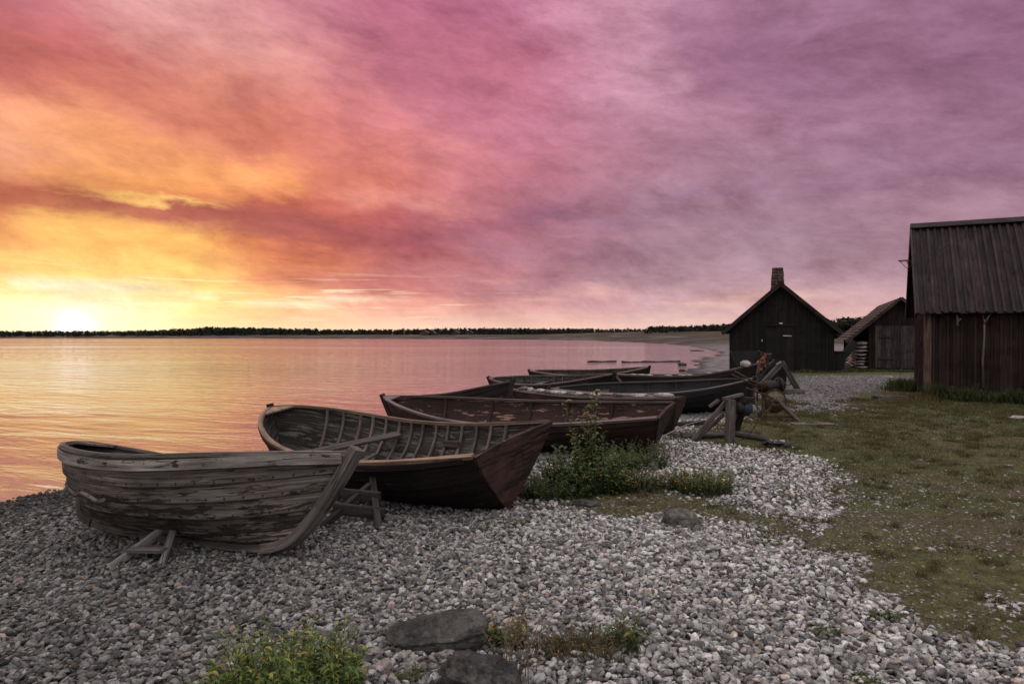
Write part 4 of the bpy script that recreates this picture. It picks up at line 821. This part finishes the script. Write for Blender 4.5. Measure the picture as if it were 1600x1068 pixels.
# small shed with the steep plank roof
B_ = shed_root('shed', 'small grey shed with a steep shingled roof reaching low over a stone wall', 17.75, 31.2, R(-23))
W2, EV, RG, DP = 2.15, 1.30, 3.26, 8.5
gt = lambda x: min(EV + (RG - EV) * (1 - abs(x) / W2), 9)
e = MB(); plank_wall(e, -1.28, 2.0, lambda x: gt(x) - .05, .1, bw_=.17, batten=0); plank_wall(e, -1.9, 2.0, gt, DP, face=1); side_wall(e, 2.0, .1, DP, gt(2.0), -1); e.build('wall', M['shedwall2'], B_)
e = MB(); nrow = 15
for s in (-1, 1):
    for i in range(nrow):   # courses of shingles from eave to ridge
        f0, f1 = i / nrow, (i + 1.25) / nrow; xa = s * W2 * (1 - f0) * 1.03; za = EV + (RG - EV) * f0; xb = s * W2 * (1 - min(f1, 1)); zb_ = EV + (RG - EV) * min(f1, 1)
        d = Vector((xb - xa, 0, zb_ - za)); nrm = Vector((-d.z, 0, d.x)).normalized(); nrm = nrm if nrm.z > 0 else -nrm; y = -.25
        while y < DP + .3:
            w_ = random.uniform(.35, .9); o0 = Vector((xa, y + w_ / 2, za)) + nrm * (.055 + random.uniform(0, .012)); o1 = Vector((xb, y + w_ / 2, zb_)) + nrm * .028
            e.beam(o0, o1, w_ - .01, .024, up=nrm); y += w_
e.build('roof', M['shingle'], B_)
e = MB(); e.beam((-W2 - .1, -.27, EV - .06), (0, -.27, RG), .05, .13, up=(0, 0, 1)); e.beam((W2 + .1, -.27, EV - .06), (0, -.27, RG), .05, .13, up=(0, 0, 1)); e.build('bargeboard', M['shingle'], B_)
e = MB(); plank_wall(e, -1.02, 1.9, lambda x: 2.0, .02, base=.05, bw_=.22, batten=0, jit=.02); e.beam((-.9, -.02, 1.5), (-.35, -.02, 1.5), .03, .05); e.beam((-.9, -.02, .5), (-.3, -.02, .5), .03, .05); e.beam((.05, -.02, .03), (.05, -.02, 1.98), .03, .03); dr = e.build('door', M['door'], B_)
e = MB(); e.tube([(.62, -.03, 1.28), (.68, -.10, 1.25), (.72, -.03, 1.2)], .022, 6); e.build('handle', M['greyrope'], dr)
V1, F1 = ICO[3]; Vs = []; Fs = []; o = 0; r_ = np.random.default_rng(3)
for xx, yy0 in ((-1.55, 0.0), (-1.65, 1.2), (-1.65, 2.4), (-1.65, 3.6), (-1.65, 4.8), (-1.65, 6.0)):
    z = 0
    while z < (1.25 if yy0 == 0 else .8):
        hh_ = r_.uniform(.13, .19); ww_ = .36 if yy0 == 0 else .30; v = stone_shape(V1, int(r_.integers(1e5)), 10, 20, .05) ; v = v / np.abs(v).max(0) * np.array([ww_ * r_.uniform(.85, 1.05), .62, hh_ * .53]); v = v + np.array([xx + r_.normal(0, .02), yy0 + .6, z + hh_ / 2]); Vs.append(v); Fs.append(F1 + o); o += len(V1); z += hh_
big_mesh('stone_wall', np.concatenate(Vs), np.concatenate(Fs), M['palestone'], parent=B_)
lb_ = empty('leaning_board', (14.95, 31.0, g1(14.95, 31))); e = MB(); e.beam((-.45, -.1, 0), (.55, -.15, 1.30), .12, .34, up=(-.8, 0, .6)); e.build('board', M['tar'], lb_); tag(lb_, 'dark board leaning under the low eave of the small shed', 'board')
# big shed at the right
C_ = shed_root('shed', 'big dark shed with a tall board roof at the right edge', 10.42, 17.15, R(-27.2))
Mx = 4.15; EV, RG = 2.30, 4.55
side = MB(); plank_wall(side, .0, 8.5, lambda x: EV - .01, 0, bw_=.155, batten=.05, jit=.014); plank_wall(side, 0, 8.5, lambda x: EV - .01, Mx, face=1)
gg = lambda y: EV + (RG - EV) * (1 - abs(y - Mx / 2) / (Mx / 2))
side.M = Matrix(((0, -1, 0, 0.0), (1, 0, 0, 0), (0, 0, 1, 0), (0, 0, 0, 1))); plank_wall(side, .16, Mx, gg, 0, face=1, bw_=.16)
side.M = Matrix(((0, -1, 0, 8.5), (1, 0, 0, 0), (0, 0, 1, 0), (0, 0, 0, 1))); plank_wall(side, 0, Mx, gg, 0, face=-1)
side.build('wall', M['shedwall2'], C_)
e = MB(); e.board(-.055, .10, -.1, EV, EV, -.055, .12); e.build('sunlit_corner_post', M['post'], C_)
e = MB(); e.M = Matrix(((0, 1, 0, 0), (1, 0, 0, 0), (0, 0, 1, 0), (0, 0, 0, 1)))   # slope runs along local y here
roof_plane(e, -.20, EV - .18, Mx / 2, RG, -.20, 8.9, bw_=.17, rag=.05); roof_plane(e, Mx + .20, EV - .18, Mx / 2, RG, -.20, 8.9, bw_=.17)
rf = e.build('roof', M['shedroof'], C_)
e = MB(); e.beam((-.26, Mx / 2 - .10, RG + .07), (8.95, Mx / 2 - .10, RG + .07), .24, .035, up=(0, -.6, .8)); e.beam((-.26, Mx / 2 + .10, RG + .07), (8.95, Mx / 2 + .10, RG + .07), .24, .035, up=(0, .6, .8)); e.build('ridge_board', M['shedroof'], rf)
e = MB(); e.beam((-.25, -.22, EV - .22), (-.25, Mx / 2, RG + .05), .04, .18, up=(0, 0, 1)); e.beam((-.25, Mx + .26, EV - .26), (-.25, Mx / 2, RG + .05), .04, .18, up=(0, 0, 1)); e.build('bargeboard', M['tar'], C_)
e = MB(); plank_wall(e, 0, 8.4, lambda x: EV - .02, -.03, base=EV - .13, bw_=4, batten=0); e.build('wall_plate', M['tar'], C_)
e = MB(); e.tube([(.62, -.07, 2.15), (.64, -.10, 1.95), (.63, -.12, 1.82)], [.035, .03, .035], 7); e.tube([(.63, -.1, 1.9), (.70, -.16, 2.0)], .02, 6); e.build('branch_hook', M['rimdark'], C_)
e = MB(); e.tube([(1.18, -.08, 0.3), (1.16, -.09, 1.0), (1.19, -.09, 1.6), (1.18, -.10, 1.98)], [.028, .026, .024, .022], 7); e.tube([(1.18, -.10, 1.85), (1.27, -.13, 2.05), (1.31, -.14, 2.1)], [.02, .016, .01], 6); e.tube([(1.18, -.1, 1.85), (1.15, -.13, 2.1)], [.018, .012], 6); e.build('branch_pole', M['rimdark'], C_)
e = MB(); e.tube([(-.04 - .07, .25 + .05 * math.cos(a), 1.42 + .10 * math.sin(a)) for a in [i * 2 * math.pi / 10 for i in range(10)]], .014, 6, closed=True); e.build('handle', M['iron'], C_)
e = MB(); cx_, cy_, cz_ = -.36, Mx / 2 + .45, 3.72; e.tube([(cx_ + .17 * math.cos(a), cy_ + .17 * math.sin(a), cz_) for a in [i * 2 * math.pi / 14 for i in range(14)]], .012, 6, closed=True)
for a in (0, 1.2, 2.4, 3.6, 4.8): e.tube([(cx_ + .17 * math.cos(a), cy_ + .17 * math.sin(a), cz_), (cx_ + .09 + .08 * math.cos(a), cy_ + .08 * math.sin(a), cz_ - .2), (cx_ + .16, cy_, cz_ - .32)], .007, 5)
e.tube([(cx_ + .17, cy_, cz_), (-.25, cy_, cz_ - .3)], .015, 5); e.build('iron_basket', M['iron'], C_)
e = MB(); e.board(2.05, 2.3, 0.05, .75, .72, -.30, -.26); o = e.build('loose_board', M['post']); o.parent = None; o.matrix_world = C_.matrix_world.copy(); o.location = (10.42, 17.15, g1(10.42, 17.15)); o.rotation_euler = (0, 0, R(-27.2)); tag(o, 'short pale board leaning on the big shed wall at the photo edge', 'board')

# ------------------------------------------------------------------ near winch on posts
wx_, wy_ = g2w(1141, 690); O = Vector((wx_, wy_, g1(wx_, wy_))); t = empty('winch', O); tag(t, 'old boat winch with a rope drum on grey braced posts', 'winch')
e = MB(); e.beam((0, 0, -.03), (.01, 0, .64), .125, .10, up=(0, 1, 0)); e.build('post', M['greyplain'], t)
e = MB(); e.beam((.22, .55, 0), (.36, .35, .62), .11, .09, up=(0, 1, 0)); e.build('post', M['tar'], t)
e = MB(); e.beam((-.56, .05, .0), (-.03, .10, .60), .06, .06); e.build('brace', M['greyplain'], t); e = MB(); e.beam((-.42, .30, .0), (-.02, .22, .40), .055, .055); e.build('brace', M['greyplain'], t)
e = MB(); e.beam((-.10, -.02, .655), (.26, .25, .70), .07, .045); e.beam((-.13, .12, .63), (-.26, .16, .52), .06, .05); e.build('cap_beam', M['greyplain'], t)
e = MB(); e.tube([(.03, .12, .50), (.12, .14, .50), (.13, .14, .50), (.36, .20, .48)], [.03, .03, .10, .09], 14); e.build('drum', M['iron'], t)
e = MB(); [e.tube([(c0 + .012 * math.sin(a), .17 + .105 * math.cos(a), .49 + .105 * math.sin(a)) for a in [i * 2 * math.pi / 14 for i in range(14)]], .012, 5, closed=True) for c0 in (.26, .285, .31, .335)]; e.build('blue_rope', M['blue'], t)
e = MB(); e.beam((.22, .10, .63), (.40, .18, .61), .10, .10); e.beam((.05, .1, .42), (.14, .12, .55), .10, .10); e.build('bearing_block', M['iron'], t)
e = MB(); e.tube([(.36, .18, .60), (.45, .15, .55), (.47, .12, .40), (.43, .10, .25), (.30, .05, .10), (.16, 0, .03)], .006, 5); e.tube([(.3, .1, .58), (.43, .1, .56), (.48, .05, .45), (.47, 0, .36)], .007, 5); e.build('cable', M['iron'], t)
# wheel winch on an A-shaped frame
wx_, wy_ = g2w(1217, 658); O2 = Vector((wx_, wy_, g1(wx_, wy_))); t = empty('winch', O2); tag(t, 'rusty toothed-wheel winch with yellowed drum on an angled frame', 'winch')
def part(nm, mat, par, *bs):
    e = MB(); [e.beam(*b) for b in bs]; return e.build(nm, M[mat], par)
part('leg', 'rust', t, ((-.27, 0, 0), (-.27, .05, .52), .05, .05)); part('leg', 'rust', t, ((-.38, -.05, 0), (-.02, .05, .38), .045, .045)); part('leg', 'rimdark', t, ((.35, -.1, 0), (.02, .02, .37), .06, .05)); part('leg', 'rust', t, ((.42, .25, 0), (.16, .25, .26), .05, .05)); part('leg', 'rust', t, ((-.2, .45, 0), (-.05, .35, .4), .05, .05))
part('crossbar', 'rust', t, ((-.28, .0, .09), (.28, .0, .08), .05, .04)); part('crossbar', 'rust', t, ((-.14, .02, .30), (.08, .02, .30), .05, .05))
wc = Vector((-.03, .12, .36)); e = MB(); rr_ = .22
prof = []; nt_ = 36; vs = []
for d_ in (-.015, .015):
    for i in range(nt_ * 2): a = math.pi * i / nt_; r0 = rr_ + (.016 if i % 2 else -.004); vs.append(wc + Vector((r0 * math.cos(a), d_, r0 * math.sin(a))))
n2 = nt_ * 2; e.id += 1; fs = [list(range(n2)), list(range(2 * n2 - 1, n2 - 1, -1))] + [[i, n2 + i, n2 + (i + 1) % n2, (i + 1) % n2] for i in range(n2)]
e.add(vs, fs, [[(0, e.id + .5)] * len(f) for f in fs]); wh = e.build('toothed_wheel', M['rust'], t)
e = MB(); e.tube([wc + Vector((0, -.02, 0)), wc + Vector((0, -.045, 0))], .185, 28); e.build('drum', M['yellow'], wh)
e = MB(); e.tube([wc + Vector((0, -.04, 0)), wc + Vector((0, -.12, 0))], .035, 10); e.build('axle', M['iron'], wh)
e = MB(); e.tube([(-.2, .3, .62), (.12, .25, .62)], .12, 14); e.tube([(.12, .25, .62), (.14, .25, .62)], .16, 18); e.build('rope_drum', M['iron'], t)
e = MB()
for a, b in (((-.75, .2, .92), (-.20, .15, .60)), ((-.78, .25, .85), (-.25, .2, .58)), ((-.60, .0, .62), (-.10, .0, .42)), ((-.5, 0, .75), (-.1, .05, .62)), ((-.42, .1, .6), (-.42, .1, .32)), ((-.36, .1, .6), (-.36, .1, .36))): e.tube([a, b], .016, 6)
e.build('lever', M['rust'], t)
e = MB(); e.tube([(.1 + .10 * math.cos(a), .25, .64 + .14 * math.sin(a)) for a in [i * math.pi / 10 for i in range(11)]], .02, 6); e.build('guard', M['rust'], t)
# timber sawhorse frame behind
wx_, wy_ = g2w(1240, 614); O3 = Vector((wx_, wy_, g1(wx_, wy_))); t = empty('timber_frame', O3); tag(t, 'thick squared-timber trestle behind the toothed-wheel winch', 'trestle')
part('beam', 'greyplain', t, ((-.86, .0, .26), (-.28, .05, .86), .13, .13)); part('beam', 'greyplain', t, ((-.30, .05, .86), (.16, -.02, .03), .14, .13)); part('beam', 'greyplain', t, ((-.30, -.2, .07), (.22, -.15, .07), .15, .14)); part('beam', 'tar', t, ((-.90, .5, .1), (-.3, .5, .9), .12, .12))
e = MB(); e.board(-.78, -.12, .05, .45, .72, .22, .25); e.board(-.55, -.05, .3, .75, .60, .35, .38); e.build('panel', M['tar'], t); part('wedge', 'greyrope', t, ((-.48, -.03, .80), (-.36, -.03, .86), .06, .05))
e = MB(); e.tube([(.05 + .12 * math.cos(a), .5, .38 + .19 * math.sin(a)) for a in [i * 2 * math.pi / 16 for i in range(16)]], .014, 6, closed=True); e.tube([(.02 + .15 * math.cos(a), .45, .36 + .17 * math.sin(a)) for a in [i * 2 * math.pi / 16 for i in range(16)]], .012, 6, closed=True); e.build('cable_loop', M['iron'], t)
# rusty engine and chain on the end of the boats
p = Vector((1190 - 800, 0, 0)) / FPX * 19.3; rc = empty('engine', (p.x, 19.3, g1(p.x, 19.3))); tag(rc, 'rusty orange engine part standing behind the boat ends', 'engine'); e = MB(); r_ = random.Random(4)
for i in range(7): z = .62 + .06 * i; e.tube([(r_.uniform(-.14, .10), r_.uniform(-.1, .1), z), (r_.uniform(-.10, .14), r_.uniform(-.1, .1), z + r_.uniform(.02, .12))], r_.uniform(.03, .07), 9)
e.build('cylinder', M['rustorange'], rc); e = MB(); e.tube([(.0, 0, 0), (.0, 0, .62)], .09, 10); e.beam((-.3, 0, .58), (.3, .05, .60), .2, .06); e.tube([(-.05, 0, .95), (.02, .02, 1.12), (.08, .0, 1.05)], .02, 6); e.tube([(.2, .1, .66), (.5, .2, .78)], [.15, .11], 12); e.build('mount', M['iron'], rc)
# logs, tarred heap, bits on the ground
def log(pa, pb, r, label, mat='greyplain', name='log', cat='log', dz=0):
    a = g2w(*pa); b = g2w(*pb); A_ = Vector((*a, g1(*a) + r + dz)); B2 = Vector((*b, g1(*b) + r + dz)); e = MB(); pts = [Vector().lerp(B2 - A_, i / 6) + Vector((0, random.uniform(-.02, .02), 0)) for i in range(7)]; e.tube(pts, [r * random.uniform(.85, 1.1) for _ in pts], 9); o = e.build(name, M[mat]); o.location = A_; tag(o, label, cat)
log((1066, 684), (1132, 684), .05, 'thin dark log on the pebbles left of the braced winch post'); log((1148, 682), (1203, 690), .045, 'grey pole lying on the pebbles right of the braced winch post')
log((1000, 668), (1120, 664), .05, 'low dark log in the grass behind the stone-topped boat', 'tar')
hx, hy = g2w(1212, 697); V0, F0 = ICO[4]; V = stone_shape(V0, 77, 14, 6, .35, 3.0) * np.array([.20, .12, .08]); o = big_mesh('tarred_net', V, F0, M['tarheap']); o.location = (hx, hy, g1(hx, hy) + .03); tag(o, 'black tarred heap of old net on the gravel by the grass', 'net')
for i in range(7): rock('stone', 'small pale stone heaped on the black tarred net', 'stone', (hx + random.uniform(-.12, .14), hy + random.uniform(-.03, .06)), (.06, .05, .04), i, mat='palestone', seed=200 + i, sub=3, absz=g1(hx, hy) + random.uniform(.07, .10), group='pale stones on the tarred net')
x_, y_ = g2w(1290, 664); e = MB(); e.beam((-.30, 0, .015), (.42, .02, .015), .30, .02); o = e.build('flat_board', M['rimdark']); o.location = (x_ - .3, y_, g1(x_, y_)); tag(o, 'flat worn board lying on the turf by the toothed-wheel winch', 'board')
x_, y_ = g2w(1397, 626); t = empty('wooden_grate', (x_, y_, g1(x_, y_))); tag(t, 'low slatted wooden rack lying on the turf by the big shed', 'rack')
part('rail', 'rimdark', t, ((-.36, 0, .03), (.36, -.02, .03), .04, .05)); part('rail', 'rimdark', t, ((-.36, .35, .03), (.36, .33, .03), .04, .05))
for i in range(8): part('slat', 'greyplain', t, ((-.32 + i * .09, -.03, .07), (-.32 + i * .09, .38, .07), .045, .02))
rp = MB(); pts = [(1.95, 9.75, .42), (1.97, 9.70, .2), (2.0, 9.8, .05), (2.3, 10.3, .08), (2.7, 10.6, .20), (3.0, 10.6, .28)]; rp.tube(pts, .010, 6); o = rp.build('mooring_rope', M['greyrope']); tag(o, 'thin pale rope hanging from the stone-topped boat towards the winch', 'rope')

# ------------------------------------------------------------------ plants
def leaves(base, n_, axis_pts, ln, wd, cols, droop=.3, rs=None, spread=.9):
    """leaf blades set in a spiral along a stem polyline; returns vertices, faces, colours"""
    rs = rs or np.random.default_rng(1); ax = np.array(axis_pts); V = []; C = []
    for k in range(n_):
        u = (k + .5) / n_ * (len(ax) - 1); i = int(u); f = u - i; p = ax[i] * (1 - f) + ax[min(i + 1, len(ax) - 1)] * f; a = k * 2.4 + rs.uniform(-.5, .5)
        el = rs.uniform(.05, spread); d = np.array([math.cos(a) * math.cos(el), math.sin(a) * math.cos(el), math.sin(el)]); sd_ = np.array([-math.sin(a), math.cos(a), rs.uniform(-.4, .4)])
        L = ln * rs.uniform(.6, 1.2); W = wd * rs.uniform(.7, 1.2); tip = p + d * L + np.array([0, 0, -droop * L]); m1 = p + d * L * .4 + np.array([0, 0, .04 * L]); m2 = p + d * L * .75 + np.array([0, 0, -droop * L * .35]); up = np.array([0, 0, W * .35])
        V += [p, m1 - sd_ * W * .9 + up, m2 - sd_ * W * .65 + up, tip, m2 + sd_ * W * .65 + up, m1 + sd_ * W * .9 + up, m1, m2]
        c = cols[0] + (cols[1] - cols[0]) * rs.uniform(0, 1); t_ = (k / n_); c = c * rs.uniform(.7, 1.25) if not (len(cols) > 2 and rs.uniform() < cols[3] * (t_ ** 2)) else cols[2] * rs.uniform(.8, 1.2); C += [c] * 8
    return V, C
LF = [[0, 6, 1], [1, 6, 7, 2], [2, 7, 3], [0, 5, 6], [5, 4, 7, 6], [4, 3, 7]]
LF3 = [[0, 6, 1], [1, 6, 7], [1, 7, 2], [2, 7, 3], [0, 5, 6], [5, 4, 7], [5, 7, 6], [4, 3, 7]]
def plant(name, label, cat, loc, stems, h, rad_, ln, wd, per, cols, seed, lean=.35, group=None, stemr=.003, droop=.3, spread=.9, stemcol='stemwood'):
    rs = np.random.default_rng(seed); z0 = g1(*loc); root = empty(name, (loc[0], loc[1], z0)); tag(root, label, cat, group); V = []; C = []; e = MB()
    for s in range(stems):
        a = rs.uniform(0, 6.28); r0 = rad_ * math.sqrt(rs.uniform(0, 1)); b0 = np.array([math.cos(a) * r0, math.sin(a) * r0 * .8, 0]); hh_ = h * rs.uniform(.30, 1.0) * (1 - .35 * (r0 / max(rad_, 1e-6)) ** 2)
        dl = np.array([math.cos(a), math.sin(a), 0]) * lean * hh_ * rs.uniform(.2, 1) + np.array([rs.normal(0, .1) * hh_, rs.normal(0, .1) * hh_, 0]); ax = [b0 + dl * (t_ ** 1.6) + np.array([0, 0, hh_ * t_]) for t_ in np.linspace(0, 1, 6)]
        e.tube([tuple(p) for p in ax], [stemr * (1 - .6 * i / 5) for i in range(6)], 5); v, c = leaves(None, per, ax, ln, wd, cols, droop, rs, spread); V += v; C += c
    nL = len(V) // 8; F = (np.array(LF3)[None] + (np.arange(nL) * 8)[:, None, None]).reshape(-1, 3); big_mesh('foliage', V, F, M['leaf'], np.array(C), smooth=False, parent=root); e.build('stem', M['stemwood'], root); return root
M['stemwood'] = simple('stem', (.05, .05, .02), (.11, .10, .04), 30, .8)
c3 = lambda *a: np.array(a)
GREEN = [c3(.055, .100, .018), c3(.125, .190, .038), c3(.30, .27, .06), .35]; DARKG = [c3(.034, .060, .018), c3(.085, .125, .038), c3(.20, .17, .04), .12]; YEL = [c3(.040, .062, .018), c3(.085, .115, .030), c3(.34, .22, .05), .35]
plant('leafy_bush', 'bright yellow-green leafy bush at the bottom edge, left of the dark boulders', 'bush', (-.98, 2.98), 130, .36, .31, .050, .0075, 24, GREEN, 1, .45)
plant('leafy_bush', 'low fringe of yellow-green leaves at the left foot of the bright bush', 'bush', (-1.20, 2.80), 40, .22, .15, .045, .0075, 18, GREEN, 2, .5)
plant('leafy_plant', 'small dark green plant right of the dry weeds in the foreground', 'plant', (.58, 3.50), 22, .19, .10, .045, .008, 14, DARKG, 3, .5)
plant('leafy_plant', 'small plant with orange-tinted leaves right of the long flat-topped boulder', 'plant', (-.04, 3.52), 22, .19, .12, .040, .009, 14, YEL, 4, .6)
plant('leafy_plant', 'low brown-green plant between the dry weeds and the small dark green plant', 'plant', (.30, 3.42), 20, .13, .14, .03, .005, 12, [c3(.06, .05, .02), c3(.11, .085, .035), c3(.26, .12, .04), .5], 5, .7)
plant('big_bush', 'big dark leafy bush in front of the faded red boat', 'bush', (.80, 7.15), 150, .52, .46, .065, .018, 18, DARKG, 6, .3)
plant('big_bush', 'wide low dark bush between the red transom and the big leafy bush', 'bush', (.45, 6.95), 240, .27, .42, .036, .009, 20, DARKG, 7, .5)
plant('sapling', 'tall leafy sapling rising in front of the faded red boat', 'sapling', (.84, 7.25), 12, 1.42, .13, .085, .030, 22, [c3(.05, .075, .022), c3(.11, .15, .045), c3(.2, .2, .05), .3], 8, .12, stemr=.007)
plant('low_bush', 'yellow-flecked low bush at the right end of the scrub', 'bush', (1.95, 7.0), 200, .28, .34, .034, .009, 20, YEL, 9, .5)
plant('low_bush', 'low green scrub under the stern of the faded red boat', 'bush', (1.55, 8.35), 170, .34, .40, .034, .009, 18, [c3(.035, .055, .018), c3(.075, .10, .03), c3(.2, .2, .05), .2], 10, .5)
plant('low_bush', 'low green scrub in the middle, between the dark bush and the yellow-flecked one', 'bush', (1.30, 7.15), 160, .24, .30, .034, .009, 18, [c3(.035, .055, .018), c3(.07, .095, .03), c3(.26, .16, .04), .4], 11, .6)
plant('low_bush', 'thin scrub behind the middle of the scrub bed, close under the faded red boat', 'bush', (1.15, 8.0), 160, .34, .36, .035, .009, 18, DARKG, 12, .6)
for i, (px, py, lb) in enumerate(((1292, 990, 'small green tuft in the pebbles left of the white rounded stone'), (1352, 1066, 'small green tuft at the bottom edge on the right'), (1385, 968, 'thin green tuft just above the white rounded stone'), (806, 818, 'little green tuft in the pebbles below the red transom'), (752, 826, 'tiny green tuft in the pebbles under the open brown boat'), (1205, 852, 'small green tuft where pebbles meet the turf'), (645, 1062, 'small green tuft at the bottom edge by the rough dark rock'), (1240, 780, 'low green tuft in the middle patch of pebbles'))):
    x_, y_ = g2w(px, py); plant('grass_tuft', lb, 'tuft', (x_, y_), 30, .045, .06 + y_ * .006, .028, .005, 7, [c3(.04, .06, .018), c3(.08, .11, .03), c3(.15, .13, .04), .2], 40 + i, .8)
# dry weeds
def weeds(name, label, cat, loc, n_, h, rad_, seed, colr=(.16, .115, .075), r=.0016, head=True, stuff=False):
    rs = np.random.default_rng(seed); V = []; F = []; C = []; e = MB(); z0 = g1(*loc); root = empty(name, (loc[0], loc[1], z0)); tag(root, label, cat)
    for s in range(n_):
        e = MB(); a = rs.uniform(0, 6.28); r0 = rad_ * math.sqrt(rs.uniform(0, 1)); x0_, y0_ = math.cos(a) * r0, math.sin(a) * r0; hh_ = h * rs.uniform(.5, 1); bx_, by_ = rs.normal(0, .18) * hh_, rs.normal(0, .18) * hh_; pts = [(x0_ + bx_ * t_ ** 2, y0_ + by_ * t_ ** 2, hh_ * t_) for t_ in np.linspace(0, 1, 6)]
        e.tube(pts, [r * (1 - .5 * i / 5) for i in range(6)], 4); e.build('stem', M['straw'], root)
        if head:
            for k in range(16):
                t_ = .55 + .45 * k / 16; p = np.array([x0_ + bx_ * t_ ** 2, y0_ + by_ * t_ ** 2, hh_ * t_]); d = rs.normal(0, .012, 3); V += [p, p + d + rs.normal(0, .003, 3), p + d * .8 + rs.normal(0, .004, 3)]; C += [np.array(colr) * rs.uniform(.6, 1.2)] * 3
        if head: big_mesh('seed_head', V, np.arange(len(V)).reshape(-1, 3), M['leaf'], np.array(C), smooth=False, parent=root); V = []; C = []
M['straw'] = simple('straw', (.10, .07, .045), (.22, .17, .12), 30, .85)
weeds('dry_weed', 'dry brown weed stalks beside the rough dark rock in the foreground', 'weed', (.02, 3.14), 16, .44, .10, 60, (.20, .15, .11), .0024)
weeds('dry_weed', 'dry straw-coloured weeds at the right of the foreground rocks', 'weed', (.42, 3.38), 30, .16, .16, 61, (.15, .105, .055))
weeds('dry_weed', 'thin dry stalks in front of the stern of the faded red boat', 'weed', (1.75, 8.6), 16, .34, .35, 62, (.15, .12, .09), .003)
def blades(name, label, pts_, n_, h, cols, seed, wd_=.006, kind='stuff'):
    """grass and weeds strewn along a line on the ground"""
    rs = np.random.default_rng(seed); P = np.array(pts_, float); k = rs.uniform(0, len(P) - 1, n_); i = k.astype(int); f = (k - i)[:, None]; xy = P[i] * (1 - f) + P[np.minimum(i + 1, len(P) - 1)] * f + rs.normal(0, 1, (n_, 2)) * (.16 if wd_ > .004 else .07)
    z = ground(xy[:, 0], xy[:, 1]); hh_ = h * rs.uniform(.3, 1, n_) * (.4 + .9 * vnoise(xy[:, 0], xy[:, 1], 2.2, 4)); a = rs.uniform(0, 6.28, n_); lx_ = rs.normal(0, .35, n_) * hh_; ly_ = rs.normal(0, .35, n_) * hh_; dx_, dy_ = np.cos(a) * wd_, np.sin(a) * wd_
    b0 = np.stack([xy[:, 0] - dx_, xy[:, 1] - dy_, z], 1); b1_ = np.stack([xy[:, 0] + dx_, xy[:, 1] + dy_, z], 1); m = np.stack([xy[:, 0] + lx_ * .35, xy[:, 1] + ly_ * .35, z + hh_ * .6], 1); t_ = np.stack([xy[:, 0] + lx_, xy[:, 1] + ly_, z + hh_], 1)
    off = np.stack([dx_, dy_, dx_ * 0], 1) * .8; V = np.stack([b0, b1_, m + off, m - off, t_], 1).reshape(-1, 3); F = (np.array([[0, 1, 2], [0, 2, 3], [3, 2, 4]])[None] + (np.arange(n_) * 5)[:, None, None]).reshape(-1, 3)
    c = np.array(cols[0]) + (np.array(cols[1]) - np.array(cols[0])) * rs.uniform(0, 1, (n_, 1)); tag(big_mesh(name, V, F, M['leaf'], np.repeat(c, 5, 0), smooth=False), label, 'weeds', kind=kind)
mc = C_.matrix_world if False else Matrix.Translation((10.42, 17.15, 0)) @ Matrix.Rotation(R(-27.2), 4, 'Z')
cp = lambda x, y: tuple((mc @ Vector((x, y, 0)))[:2])
blades('dry_grass', 'low brown dry grass between the foreground rocks and the small dark green plant', [(.10, 3.45), (.30, 3.48), (.50, 3.42)], 1500, .11, ((.075, .065, .030), (.14, .115, .065)), 15, .0022)
blades('weeds', 'dark weeds growing along the foot of the big shed', [cp(.1, -.3), cp(1, -.35), cp(2, -.4), cp(3.2, -.5)], 5200, .42, ((.025, .035, .014), (.07, .085, .03)), 5, .009)
for i in range(9):
    x_, y_ = cp(.3 + i * .33, -.45 - .15 * (i % 2)); plant('weed_clump', 'dark leafy weed clump at the foot of the big shed wall', 'weed', (x_, y_), 26, .34 + .05 * (i % 3), .20, .05, .014, 12, DARKG, 80 + i, .4, group='weed clumps along the big shed')
x_, y_ = g2w(1418, 612); blades('grass_clump', 'tall green grass tuft at the corner of the big shed', [(x_ - .1, y_ + .5), (x_ + .25, y_ + .2)], 1500, .5, ((.04, .06, .02), (.10, .12, .04)), 6, .008)
blades('dry_grass', 'dry brown grass at the near corner of the big shed', [cp(-.35, .1), cp(-.25, -.4), cp(.1, -.6)], 1500, .22, ((.10, .075, .035), (.16, .11, .06)), 8, .006)
blades('grass_strip', 'green grass strip along the foot of the chimney shed', [(9.6, 30.6), (11.6, 29.7), (13.6, 28.9), (15.6, 29.9), (19, 29)], 5000, .16, ((.04, .05, .018), (.08, .085, .03)), 9, .012)
